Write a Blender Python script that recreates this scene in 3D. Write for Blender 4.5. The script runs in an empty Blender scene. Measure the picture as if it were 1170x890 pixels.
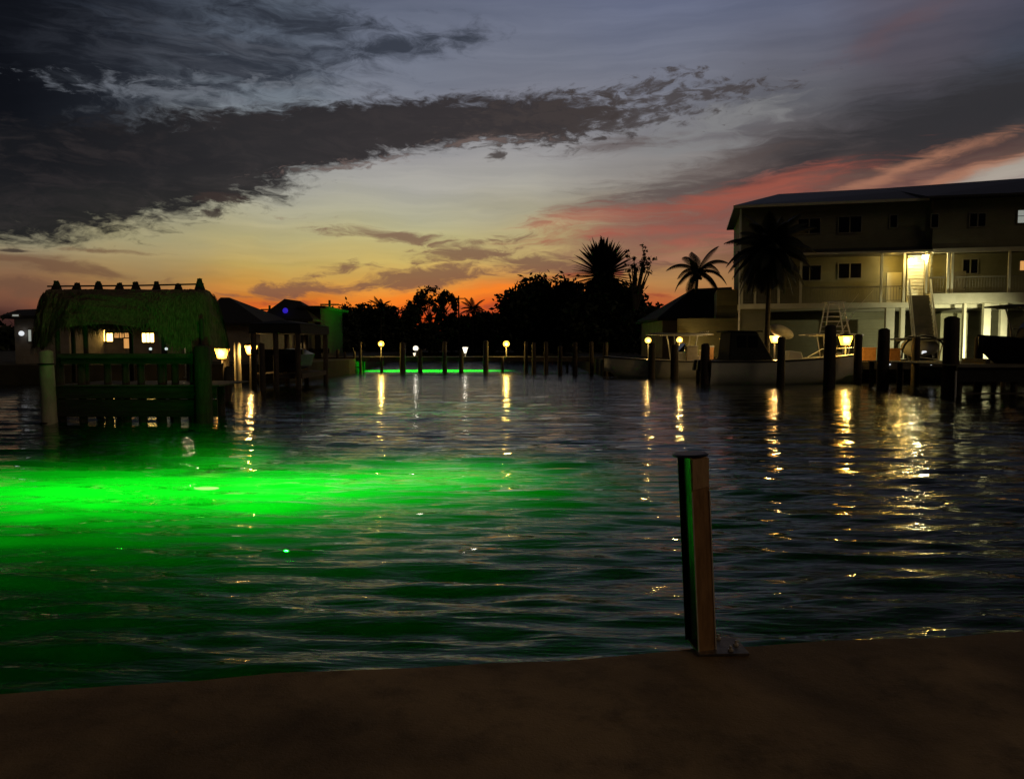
import bpy, bmesh, math, random
import numpy as np
from mathutils import Vector, Matrix

random.seed(7)
rng = np.random.default_rng(11)
scene = bpy.context.scene
col = scene.collection
PI = math.pi

# ------------------------------------------------------------------ camera
F, CX, CY, HY = 870.0, 585.0, 445.0, 393.0
H = 2.3
PITCH = math.atan((CY - HY) / F)
cp, sp_ = math.cos(PITCH), math.sin(PITCH)


def ray(px, py):
    a, b = (px - CX) / F, -(py - CY) / F
    return Vector((a, cp + b * sp_, -sp_ + b * cp))


def P(px, py, Y):
    """point seen at (px,py) that stands Y metres ahead of the camera"""
    d = ray(px, py)
    return Vector((d.x * Y / d.y, Y, H + d.z * Y / d.y))


def G(px, py, z=0.0):
    """point of the level plane z seen at (px,py)"""
    d = ray(px, py)
    t = (z - H) / d.z
    return Vector((d.x * t, d.y * t, z))


def azel(px, py):
    d = ray(px, py)
    return math.degrees(math.atan2(d.x, d.y)), math.degrees(math.atan2(d.z, math.hypot(d.x, d.y)))


cam_d = bpy.data.cameras.new('camera')
cam_d.sensor_width = 36.0
cam_d.lens = F / 1170.0 * 36.0
cam_d.clip_start, cam_d.clip_end = 0.05, 3000
cam = bpy.data.objects.new('camera', cam_d)
col.objects.link(cam)
cam.location = (0, 0, H)
cam.rotation_euler = (PI / 2 - PITCH, 0, 0)
scene.camera = cam

scene.view_settings.view_transform = 'Standard'
scene.view_settings.look = 'None'
scene.view_settings.exposure = 0.0
scene.view_settings.gamma = 1.0
scene.view_settings.use_curve_mapping = False


# ------------------------------------------------------------------ node helpers
def lin(c):
    return tuple(((v / 255) / 12.92 if v / 255 <= 0.04045 else ((v / 255 + 0.055) / 1.055) ** 2.4) for v in c)


class NT:
    def __init__(self, tree):
        self.t = tree
        self.n = tree.nodes
        self.l = tree.links

    def node(self, kind, **kw):
        nd = self.n.new(kind)
        for k, v in kw.items():
            setattr(nd, k, v)
        return nd

    def put(self, sock, v):
        if hasattr(v, 'is_output'):
            self.l.new(v, sock)
        else:
            sock.default_value = v

    def math(self, op, a, b=0.0, c=None, clamp=False):
        nd = self.node('ShaderNodeMath', operation=op, use_clamp=clamp)
        self.put(nd.inputs[0], a)
        self.put(nd.inputs[1], b)
        if c is not None:
            self.put(nd.inputs[2], c)
        return nd.outputs[0]

    def vmath(self, op, a, b=(0, 0, 0)):
        nd = self.node('ShaderNodeVectorMath', operation=op)
        self.put(nd.inputs[0], a)
        self.put(nd.inputs[1], b)
        return nd.outputs['Value' if op in ('LENGTH', 'DOT_PRODUCT') else 'Vector']

    def mapr(self, v, a, b, c=0.0, d=1.0, kind='SMOOTHSTEP'):
        nd = self.node('ShaderNodeMapRange', interpolation_type=kind)
        for i, x in enumerate((v, a, b, c, d)):
            self.put(nd.inputs[i], x)
        return nd.outputs[0]

    def mapping(self, v, loc=(0, 0, 0), rot=0.0, scale=(1, 1, 1), kind='POINT'):
        nd = self.node('ShaderNodeMapping', vector_type=kind)
        self.put(nd.inputs[0], v)
        nd.inputs[1].default_value = loc
        nd.inputs[2].default_value = (0, 0, rot)
        nd.inputs[3].default_value = scale
        return nd.outputs[0]

    def noise(self, v, scale=1.0, detail=4.0, rough=0.55, dist=0.0, out=0):
        nd = self.node('ShaderNodeTexNoise')
        self.put(nd.inputs['Vector'], v)
        nd.inputs['Scale'].default_value = scale
        nd.inputs['Detail'].default_value = detail
        nd.inputs['Roughness'].default_value = rough
        nd.inputs['Distortion'].default_value = dist
        return nd.outputs[out]

    def mix(self, f, a, b, blend='MIX'):
        nd = self.node('ShaderNodeMix', data_type='RGBA', blend_type=blend)
        self.put(nd.inputs[0], f)
        self.put(nd.inputs[6], a if hasattr(a, 'is_output') else (*a, 1))
        self.put(nd.inputs[7], b if hasattr(b, 'is_output') else (*b, 1))
        return nd.outputs[2]

    def ramp(self, f, stops, interp='LINEAR'):
        nd = self.node('ShaderNodeValToRGB')
        self.put(nd.inputs[0], f)
        cr = nd.color_ramp
        cr.interpolation = interp
        while len(cr.elements) < len(stops):
            cr.elements.new(0.5)
        for e, (p, c) in zip(cr.elements, stops):
            e.position = p
            e.color = (*c, 1)
        return nd.outputs[0]


# ------------------------------------------------------------------ the evening sky
def build_world():
    w = bpy.data.worlds.new('World')
    scene.world = w
    w.use_nodes = True
    t = NT(w.node_tree)
    t.n.clear()
    tc = t.node('ShaderNodeTexCoord')
    sep = t.node('ShaderNodeSeparateXYZ')
    t.l.new(tc.outputs['Generated'], sep.inputs[0])
    x, y, z = sep.outputs
    az = t.math('MULTIPLY', t.math('ARCTAN2', x, y), 180 / PI)
    el = t.math('MULTIPLY', t.math('ARCSINE', z), 180 / PI)
    cmb = t.node('ShaderNodeCombineXYZ')
    t.l.new(az, cmb.inputs[0])
    t.l.new(el, cmb.inputs[1])
    p0 = cmb.outputs[0]

    # slow warp of the whole sky, so nothing is ruler-straight
    wn = t.noise(t.mapping(p0, (3, 1, 0), 0, (0.10, 0.30, 1)), 1.0, 5, 0.55, 0.0, 1)
    wv = t.vmath('MULTIPLY', t.vmath('SUBTRACT', wn, (0.5, 0.5, 0.5)), (7.0, 2.2, 0))
    p = t.vmath('ADD', p0, wv)
    s2 = t.node('ShaderNodeSeparateXYZ')
    t.l.new(p, s2.inputs[0])
    azw, elw = s2.outputs[0], s2.outputs[1]
    e01 = t.math('DIVIDE', t.math('ADD', elw, 2.0), 32.0, clamp=True)

    rows = [0, 60, 120, 180, 210, 240, 270, 300, 320, 335, 350, 365, 385]
    cols = {
        0: [(10, 12, 18), (14, 16, 22), (24, 26, 30), (50, 50, 52), (95, 94, 90), (135, 132, 115), (150, 142, 112),
            (134, 108, 80), (134, 98, 70), (126, 84, 62), (92, 58, 48), (60, 36, 32), (40, 25, 22)],
        150: [(45, 50, 60), (62, 68, 78), (88, 93, 100), (112, 114, 117), (135, 134, 127), (158, 155, 132),
              (168, 158, 118), (168, 142, 95), (162, 124, 74), (168, 108, 62), (168, 88, 52), (130, 56, 40), (80, 40, 30)],
        300: [(84, 92, 104), (98, 106, 118), (125, 133, 140), (150, 151, 150), (165, 163, 152), (176, 171, 142),
              (182, 170, 120), (197, 167, 92), (208, 152, 70), (204, 126, 50), (222, 100, 38), (200, 70, 32), (120, 50, 28)],
        450: [(98, 104, 121), (110, 116, 131), (130, 133, 143), (158, 155, 153), (169, 166, 157), (179, 175, 148),
              (191, 181, 127), (206, 179, 102), (217, 162, 76), (237, 142, 50), (242, 110, 32), (220, 80, 26), (140, 55, 22)],
        600: [(101, 107, 127), (114, 118, 132), (125, 126, 136), (158, 155, 153), (168, 164, 153), (174, 166, 138),
              (186, 170, 118), (196, 162, 97), (206, 142, 70), (226, 121, 45), (236, 95, 32), (200, 70, 28), (120, 50, 25)],
        750: [(104, 110, 132), (112, 116, 132), (120, 121, 130), (138, 134, 132), (142, 134, 125), (142, 121, 104),
              (145, 110, 88), (164, 124, 84), (188, 134, 78), (192, 112, 60), (190, 82, 45), (150, 60, 35), (90, 40, 25)],
        900: [(97, 102, 122), (100, 101, 113), (101, 100, 104), (92, 82, 80), (122, 84, 74), (126, 81, 72),
              (121, 79, 70), (126, 86, 66), (160, 120, 75), (170, 120, 75), (150, 80, 50), (110, 50, 35), (70, 35, 25)],
        1050: [(88, 85, 98), (84, 80, 89), (72, 70, 75), (80, 67, 63), (138, 105, 90), (130, 95, 80),
               (115, 80, 70), (110, 75, 60), (110, 75, 60), (105, 65, 50), (90, 50, 40), (60, 35, 30), (40, 25, 22)],
        1170: [(74, 74, 88), (64, 69, 80), (58, 60, 65), (98, 80, 70), (165, 150, 140), (140, 120, 105),
               (110, 85, 75), (90, 65, 55), (80, 55, 45), (75, 48, 40), (60, 38, 32), (45, 28, 25), (30, 20, 18)],
    }
    out = None
    prev = None
    for cx in sorted(cols):
        st = []
        for ry, c in zip(rows, cols[cx]):
            a, e = azel(cx, ry)
            st.append(((e + 2.0) / 32.0, lin(c)))
        st.append((1.0, tuple(v * 0.5 for v in lin(cols[cx][0]))))
        st = sorted(st)
        r = t.ramp(e01, st)
        a = azel(cx, 220)[0]
        out = r if out is None else t.mix(t.mapr(azw, prev, a), out, r)
        prev = a

    fine = t.noise(t.mapping(p0, (0, 0, 0), math.radians(-12), (0.22, 0.75, 1)), 1.0, 8, 0.62, 0.6)
    grain = t.noise(t.mapping(p0, (9, 4, 0), math.radians(-14), (0.45, 1.5, 1)), 1.0, 6, 0.6, 0.4)
    streak = t.noise(t.mapping(p, (5, 2, 0), math.radians(-9), (0.06, 0.9, 1)), 1.0, 6, 0.55, 0.3)
    # soft banding of thin high cloud everywhere
    out = t.mix(t.mapr(streak, 0.3, 0.75, 0.0, 1.0, 'LINEAR'), t.mix(1.0, out, (0.84, 0.86, 0.90), 'MULTIPLY'),
                t.mix(1.0, out, (1.11, 1.11, 1.12), 'MULTIPLY'))

    def field(blobs, src=p):
        v = None
        for (bx, by, rx, ry, ang, wgt) in blobs:
            a, e = azel(bx, by)
            k = math.degrees(1 / F) * (math.cos(math.radians(a)) ** 2 + 1) / 2
            m = t.mapping(src, (a, e, 0), math.radians(ang), (rx * k, ry * k, 1), 'TEXTURE')
            d = t.math('MULTIPLY_ADD', t.vmath('LENGTH', m), -wgt, wgt)
            v = d if v is None else t.math('MAXIMUM', v, d)
        return v

    def layer(base, blobs, color, nz, k, lo, hi, amount=1.0, src=p, sep=0.5):
        v = field(blobs, src)
        v = t.math('ADD', v, t.math('MULTIPLY', t.math('SUBTRACT', nz, sep), k))
        m = t.math('MULTIPLY', t.mapr(v, lo, hi), amount)
        return t.mix(m, base, color)

    wisp = t.noise(t.mapping(p, (1, 6, 0), math.radians(-8), (0.16, 1.1, 1)), 1.0, 9, 0.66, 1.1)
    curl = t.noise(t.mapping(p, (7, 3, 0), math.radians(-6), (0.30, 0.95, 1)), 1.0, 9, 0.66, 0.7)
    billow = t.noise(t.mapping(p, (2, 8, 0), math.radians(-8), (0.7, 1.9, 1)), 1.0, 8, 0.64, 0.3)
    # -- pink-brown banks over the houses on the right
    out = layer(out, [(800, 255, 230, 46, 8, 1), (1000, 215, 260, 30, 14, .8), (720, 285, 130, 22, 4, .7)],
                lin((132, 86, 78)), wisp, 1.7, -0.05, 0.95, 0.8)
    # -- the dark grey bank that fans out to the upper right
    out = layer(out, [(1110, 135, 330, 76, 12, 1), (900, 190, 260, 44, 14, .9), (1180, 110, 260, 70, 10, 1)],
                lin((48, 47, 50)), wisp, 1.2, 0.02, 0.9, 0.92)
    out = layer(out, [(760, 222, 190, 16, 10, 1), (720, 165, 130, 14, 3, .8), (800, 195, 160, 20, 8, .8)], lin((92, 80, 78)), wisp, 1.9, 0.05, 0.9, 0.75)
    # -- pale gaps of high cloud
    out = layer(out, [(830, 138, 140, 24, 6, 1), (790, 168, 130, 14, 3, .9)], lin((132, 132, 133)), curl, 2.2, 0.15, 1.0, 0.7)
    out = layer(out, [(1168, 194, 95, 20, 14, 1)], lin((176, 168, 156)), wisp, 1.6, 0.05, 0.8, 0.75)
    # -- red and peach undersides
    out = layer(out, [(850, 222, 220, 24, 10, 1), (690, 248, 160, 22, 6, .9), (700, 268, 140, 14, 3, .8), (800, 275, 120, 14, 6, .7)],
                lin((176, 92, 74)), wisp, 2.0, 0.12, 1.0, 0.62)
    out = layer(out, [(1040, 192, 200, 15, 17, 1), (1090, 203, 170, 10, 14, .9), (880, 265, 130, 12, 10, .7), (780, 290, 120, 10, 6, .6)],
                lin((176, 122, 96)), wisp, 2.1, 0.14, 1.0, 0.72)
    out = layer(out, [(1030, 36, 130, 24, 20, 1)], lin((100, 78, 82)), curl, 1.6, 0.1, 1.1, 0.45)
    # -- violet-brown puffs above the glow
    out = layer(out, [(480, 318, 120, 17, 4, 1), (525, 292, 80, 18, 3, .9), (610, 302, 75, 17, -2, 1), (330, 330, 85, 13, 3, .9),
                      (450, 270, 105, 13, -8, .75), (560, 272, 70, 8, 4, .6), (690, 306, 90, 12, 4, .9), (400, 305, 60, 9, 4, .7)],
                lin((116, 80, 70)), curl, 2.6, 0.06, 0.66, 0.8)
    out = layer(out, [(60, 305, 140, 15, -6, 1), (20, 330, 120, 12, -3, 1), (130, 284, 70, 5, 0, .8), (210, 345, 100, 9, 2, .8)],
                lin((108, 78, 60)), curl, 2.0, 0.10, 0.8, 0.72)
    out = layer(out, [(480, 341, 250, 9, 3, 1), (380, 352, 160, 7, 2, 1), (600, 332, 120, 7, 5, 1)],
                lin((252, 132, 38)), wisp, 1.8, 0.1, 0.9, 0.75)
    out = layer(out, [(430, 360, 220, 7, 2, 1), (640, 320, 100, 6, 4, .8), (560, 352, 100, 6, 0, .9), (320, 345, 90, 6, 2, .9), (700, 340, 120, 7, 4, .9)],
                lin((148, 66, 48)), curl, 2.3, 0.1, 0.8, 0.7)
    # -- upper left: broken grey deck, nearly black at the edge
    dk = t.mix(t.mapr(azw, -36, -8), lin((11, 13, 19)), lin((52, 57, 68)))
    out = layer(out, [(60, 60, 340, 105, 0, 1), (250, 70, 210, 48, 4, .9), (440, 55, 150, 17, 7, .9), (536, 42, 40, 17, 0, .7),
                      (330, 22, 190, 26, 0, .8), (30, 120, 160, 120, 0, 1.2)],
                dk, curl, 2.3, -0.05, 0.85, 0.95)
    out = layer(out, [(190, 60, 260, 60, 3, 1)], t.mix(t.mapr(azw, -36, -14), lin((26, 29, 37)), lin((88, 92, 102))), wisp, 2.8, 0.35, 1.2, 0.6)
    out = layer(out, [(200, 112, 190, 20, 0, 1), (310, 92, 140, 12, 4, .9), (90, 100, 100, 10, -8, .8)], lin((110, 115, 124)), billow, 3.0, 0.30, 1.0, 0.62)
    # -- the long dark bar of cloud running up from the left edge
    body = t.mix(t.mapr(azw, -34, 2), lin((22, 23, 27)), lin((50, 45, 46)))
    body = t.mix(t.mapr(curl, 0.42, 0.72, 0.0, 0.45), body, lin((60, 54, 54)))
    out = layer(out, [(0, 205, 260, 76, 2, 1.2), (170, 190, 240, 66, 8, 1.15), (350, 158, 195, 44, 10, 1.1), (480, 140, 175, 35, 5, 1.05),
                      (590, 136, 160, 31, 2, .9)],
                body, billow, 1.15, 0.06, 0.46, 0.97)
    out = layer(out, [(680, 132, 190, 31, 3, 1), (800, 112, 120, 13, 6, .9), (740, 96, 70, 10, 4, .8), (600, 158, 130, 18, 0, .9)],
                lin((66, 59, 58)), billow, 3.4, 0.16, 0.80, 0.85)
    out = layer(out, [(400, 186, 150, 14, 10, 1), (560, 160, 140, 12, 3, .9)], lin((122, 104, 98)), billow, 3.2, 0.5, 1.1, 0.6)
    out = layer(out, [(250, 228, 54, 9, 4, 1), (228, 245, 32, 7, 0, .9), (562, 181, 18, 5, 0, .9), (8, 285, 24, 4, 0, .8)],
                lin((58, 48, 45)), billow, 1.8, 0.10, 0.6, 0.85)

    # the glow belongs to the west: the rest of the sphere is already night
    side = t.math('SUBTRACT', 1.0, t.mapr(t.math('ABSOLUTE', az), 36, 80))
    up = t.math('SUBTRACT', 1.0, t.mapr(el, 25, 60))
    vis = t.math('MULTIPLY', side, up)
    out = t.mix(vis, (0.0045, 0.0045, 0.0058), out)

    sky = t.node('ShaderNodeTexSky', sky_type='NISHITA', sun_disc=False)
    sky.sun_elevation = math.radians(-3.0)
    sky.sun_rotation = math.radians(-5)
    out = t.mix(1.0, out, t.mix(1.0, sky.outputs[0], (0.004,) * 3, 'MULTIPLY'), 'ADD')
    bg = t.node('ShaderNodeBackground')
    t.l.new(out, bg.inputs[0])
    bg.inputs[1].default_value = 1.0
    o = t.node('ShaderNodeOutputWorld')
    t.l.new(bg.outputs[0], o.inputs[0])
    w.cycles.sampling_method = 'MANUAL'
    w.cycles.sample_map_resolution = 512


build_world()

# ------------------------------------------------------------------ materials
def mat(name, c1, c2=None, rough=0.7, metal=0.0, scale=6.0, bump=0.0, stretch=(1, 1, 1), spec=0.5, detail=5, trans=None):
    m = bpy.data.materials.new(name)
    m.use_nodes = True
    t = NT(m.node_tree)
    b = t.n['Principled BSDF']
    tc = t.node('ShaderNodeTexCoord').outputs['Object']
    v = t.mapping(tc, (0, 0, 0), 0, stretch)
    nz = t.noise(v, scale, detail, 0.6)
    if c2 is None:
        c2 = tuple(x * 0.6 for x in c1)
    t.l.new(t.mix(t.mapr(nz, 0.3, 0.7), c1, c2), b.inputs['Base Color'])
    b.inputs['Roughness'].default_value = rough
    b.inputs['Metallic'].default_value = metal
    b.inputs['Specular IOR Level'].default_value = spec
    if bump:
        bn = t.node('ShaderNodeBump')
        bn.inputs['Strength'].default_value = bump
        bn.inputs['Distance'].default_value = 0.03
        t.l.new(nz, bn.inputs['Height'])
        t.l.new(bn.outputs[0], b.inputs['Normal'])
    return m


def glow(name, c, s):
    m = bpy.data.materials.new(name)
    m.use_nodes = True
    b = m.node_tree.nodes['Principled BSDF']
    b.inputs['Base Color'].default_value = (*c, 1)
    b.inputs['Emission Color'].default_value = (*c, 1)
    b.inputs['Emission Strength'].default_value = s
    return m


def siding(name, c1, c2, pitch=0.2, axis='Z'):
    m = mat(name, c1, c2, 0.75, 0, 1.2)
    t = NT(m.node_tree)
    b = t.n['Principled BSDF']
    tc = t.node('ShaderNodeTexCoord').outputs['Object']
    s = t.node('ShaderNodeSeparateXYZ')
    t.l.new(tc, s.inputs[0])
    f = t.math('FRACT', t.math('DIVIDE', s.outputs[axis], pitch))
    bn = t.node('ShaderNodeBump')
    bn.inputs['Strength'].default_value = 0.9
    bn.inputs['Distance'].default_value = 0.05
    t.l.new(t.mapr(f, 0.0, 1.0, 1.0, 0.0, 'LINEAR'), bn.inputs['Height'])
    t.l.new(bn.outputs[0], b.inputs['Normal'])
    return m


M = {
    'piling': mat('weathered piling', (.075, .055, .04), (.035, .028, .022), .85, 0, 5, .6, (3, 3, .35)),
    'piling_wrap': mat('pale pile wrap', (.58, .52, .38), (.4, .36, .26), .6, 0, 4, .2, (1, 1, .4)),
    'deckwood': mat('dock timber', (.10, .08, .06), (.055, .045, .035), .8, 0, 4, .5, (.4, 3, 3)),
    'greywood': mat('pale dock timber', (.22, .2, .16), (.13, .12, .1), .8, 0, 4, .4, (.4, 3, 3)),
    'thatch': mat('palm thatch', (.24, .19, .11), (.09, .07, .04), .9, 0, 7, .8, (3, 3, .4)),
    'ridge': mat('ridge thatch', (.035, .03, .02), (.02, .017, .012), .95, 0, 7, .6),
    'darkwood': mat('wet dark timber', (.045, .04, .03), (.02, .018, .014), .8, 0, 4, .5, (.4, 3, 3)),  # darker tone of the dock timber
    'leaf': mat('dark leaves', (.035, .05, .02), (.02, .03, .012), .7, 0, 1.5),
    'palm': mat('palm leaves', (.014, .018, .008), (.008, .011, .005), .65, 0, 1.5),
    'bark': mat('bark', (.10, .08, .06), (.05, .04, .03), .9, 0, 5, .6, (1, 1, 3)),
    'stucco': siding('olive cream siding', (.20, .195, .125), (.165, .16, .10), .2),
    'cream': mat('cream trim paint', (.62, .60, .48), (.52, .5, .38), .6, 0, 1.2),
    'greyroof': mat('grey metal roof', (.045, .047, .06), (.03, .032, .042), .5, .0, 2.5, .2, (4, .3, 1)),
    'darkroof': mat('dark shingle roof', (.03, .028, .028), (.018, .017, .017), .9, 0, 5, .5),
    'glass': mat('dark window glass', (.006, .006, .007), (.004, .004, .005), .12, 0, 2),
    'frame': mat('window frame paint', (.22, .21, .17), (.18, .17, .14), .5, 0, 2),
    'greyhouse': mat('grey stucco', (.34, .3, .26), (.24, .21, .18), .85, 0, 1.5, .3),
    'gelcoat': mat('white gelcoat', (.80, .78, .68), (.68, .66, .58), .25, 0, .7),
    'boatdark': mat('dark navy gelcoat', (.012, .012, .014), (.008, .008, .01), .3, 0, .7),
    'antifoul': mat('antifouling paint', (.02, .018, .018), (.03, .026, .022), .8, 0, 4),
    'canvas': mat('black canvas', (.012, .012, .013), (.02, .02, .02), .85, 0, 6, .3),
    'whitecanvas': mat('pale canvas', (.5, .47, .4), (.4, .37, .32), .8, 0, 4, .2),
    'vinyl': mat('cream seat vinyl', (.55, .45, .32), (.45, .36, .25), .5, 0, 4),
    'orangevinyl': mat('tan seat vinyl', (.52, .24, .08), (.40, .17, .05), .5, 0, 6),
    'aluminium': mat('pale tube', (.85, .82, .76), (.74, .72, .66), .4, .0, 3),
    'motor': mat('outboard cowling', (.016, .016, .018), (.01, .01, .011), .25, 0, 2),
    'steel': mat('pale steel', (.8, .70, .56), (.6, .52, .4), .4, .1, 14, .15),
    'darkmetal': mat('dark painted metal', (.02, .019, .018), (.012, .011, .01), .5, .3, 6, .2),
    'soil': mat('bank soil', (.05, .045, .03), (.025, .025, .015), .95, 0, .6, .5),
    'seabed': mat('silty bottom', (.085, .08, .057), (.04, .04, .028), .95, 0, .9, .8),
    'porch': glow('porch bulb', (1.0, .62, .16), 220.0),
    'yellowlamp': glow('yellow lamp globe', (1.0, .52, .05), 4.0),
    'warmlamp': glow('warm lamp globe', (1.0, .50, .07), 5.0),
    'whitelamp': glow('white lamp', (1.0, .93, .75), 1.3),
    'dimwhite': glow('small white light', (.9, .95, 1.0), .8),
    'bluelamp': glow('blue led', (.06, .03, 1.0), .4),
    'window_lit': glow('lit window', (1.0, .62, .13), 11.0),
    'orange_glow': glow('orange glow', (1.0, .48, .14), .62),
    'window_pale': glow('pale lit window', (.75, .8, .72), .30),
    'green_lens': glow('green lens', (.80, 1.0, .22), 3.0),
}


def steel_face():
    """bronze-brown sheet, scuffed, streaked downwards"""
    m = mat('bronze brown sheet', (.66, .38, .17), (.38, .21, .09), .36, .55, 9, .25, (3, 3, .5))
    return m


M['bronze'] = steel_face()
M['topreflection'] = mat('pale top reflection', (.66, .42, .22), (.48, .29, .14), .7, 0, 9, .4, (3, 3, .6))  # paler tone for light reflected on the post face
M['satin'] = mat('satin black metal', (.2, .2, .19), (.14, .14, .13), .25, 1.0, 9, .12, (3, 3, .4))


def concrete():
    m = bpy.data.materials.new('stained concrete')
    m.use_nodes = True
    t = NT(m.node_tree)
    b = t.n['Principled BSDF']
    v = t.node('ShaderNodeTexCoord').outputs['Object']
    big = t.noise(v, .9, 5, .6, .5)
    mid = t.noise(v, 5, 6, .65)
    fin = t.noise(v, 90, 3, .7)
    c = t.mix(t.mapr(big, .3, .7), (.50, .32, .14), (.19, .118, .052))
    c = t.mix(t.mapr(mid, .45, .75, 0, .65), c, (.10, .064, .032))
    c = t.mix(t.mapr(fin, .55, .8, 0, .4), c, (.42, .28, .15))
    t.l.new(c, b.inputs['Base Color'])
    b.inputs['Roughness'].default_value = .85
    bn = t.node('ShaderNodeBump')
    bn.inputs['Strength'].default_value = .5
    bn.inputs['Distance'].default_value = .012
    t.l.new(t.math('ADD', t.math('MULTIPLY', mid, 2.0), fin), bn.inputs['Height'])
    t.l.new(bn.outputs[0], b.inputs['Normal'])
    return m


M['concrete'] = concrete()


def water_mat():
    m = bpy.data.materials.new('canal water')
    m.use_nodes = True
    t = NT(m.node_tree)
    t.n.clear()
    pos = t.node('ShaderNodeNewGeometry').outputs['Position']
    n1 = t.noise(t.mapping(pos, (0, 0, 0), -.06, (.6, 3.6, 1)), 1.0, 3, .5, .4)
    n2 = t.noise(t.mapping(pos, (4, 7, 0), .08, (1.6, 9.0, 1)), 1.0, 3, .55, .3)
    n3 = t.noise(t.mapping(pos, (2, 9, 0), .05, (.35, .9, 1)), 1.0, 2, .5, .2)
    h = t.math('ADD', t.math('MULTIPLY', n1, .042), t.math('ADD', t.math('MULTIPLY', n2, .014), t.math('MULTIPLY', n3, .05)))
    bn = t.node('ShaderNodeBump')
    bn.inputs['Strength'].default_value = 1.0
    bn.inputs['Distance'].default_value = 1.0
    t.l.new(h, bn.inputs['Height'])
    fr = t.node('ShaderNodeFresnel')
    fr.inputs['IOR'].default_value = 1.33
    t.l.new(bn.outputs[0], fr.inputs['Normal'])
    gl = t.node('ShaderNodeBsdfGlossy')
    gl.inputs['Color'].default_value = (1, 1, 1, 1)
    sy = t.node('ShaderNodeSeparateXYZ')
    t.l.new(pos, sy.inputs[0])
    t.l.new(t.mapr(sy.outputs[1], 6, 45, .03, .15, 'LINEAR'), gl.inputs['Roughness'])
    t.l.new(bn.outputs[0], gl.inputs['Normal'])
    tr = t.node('ShaderNodeBsdfTransparent')
    tr.inputs['Color'].default_value = (.38, .80, .62, 1)
    # turbid water: part of the light from below is scattered at the surface layer
    tl = t.node('ShaderNodeBsdfTranslucent')
    tl.inputs['Color'].default_value = (.55, .9, .7, 1)
    body = t.node('ShaderNodeMixShader')
    body.inputs[0].default_value = .32
    t.l.new(tr.outputs[0], body.inputs[1])
    t.l.new(tl.outputs[0], body.inputs[2])
    mx = t.node('ShaderNodeMixShader')
    t.l.new(fr.outputs[0], mx.inputs[0])
    t.l.new(body.outputs[0], mx.inputs[1])
    t.l.new(gl.outputs[0], mx.inputs[2])
    o = t.node('ShaderNodeOutputMaterial')
    t.l.new(mx.outputs[0], o.inputs[0])
    return m


M['water'] = water_mat()


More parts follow.
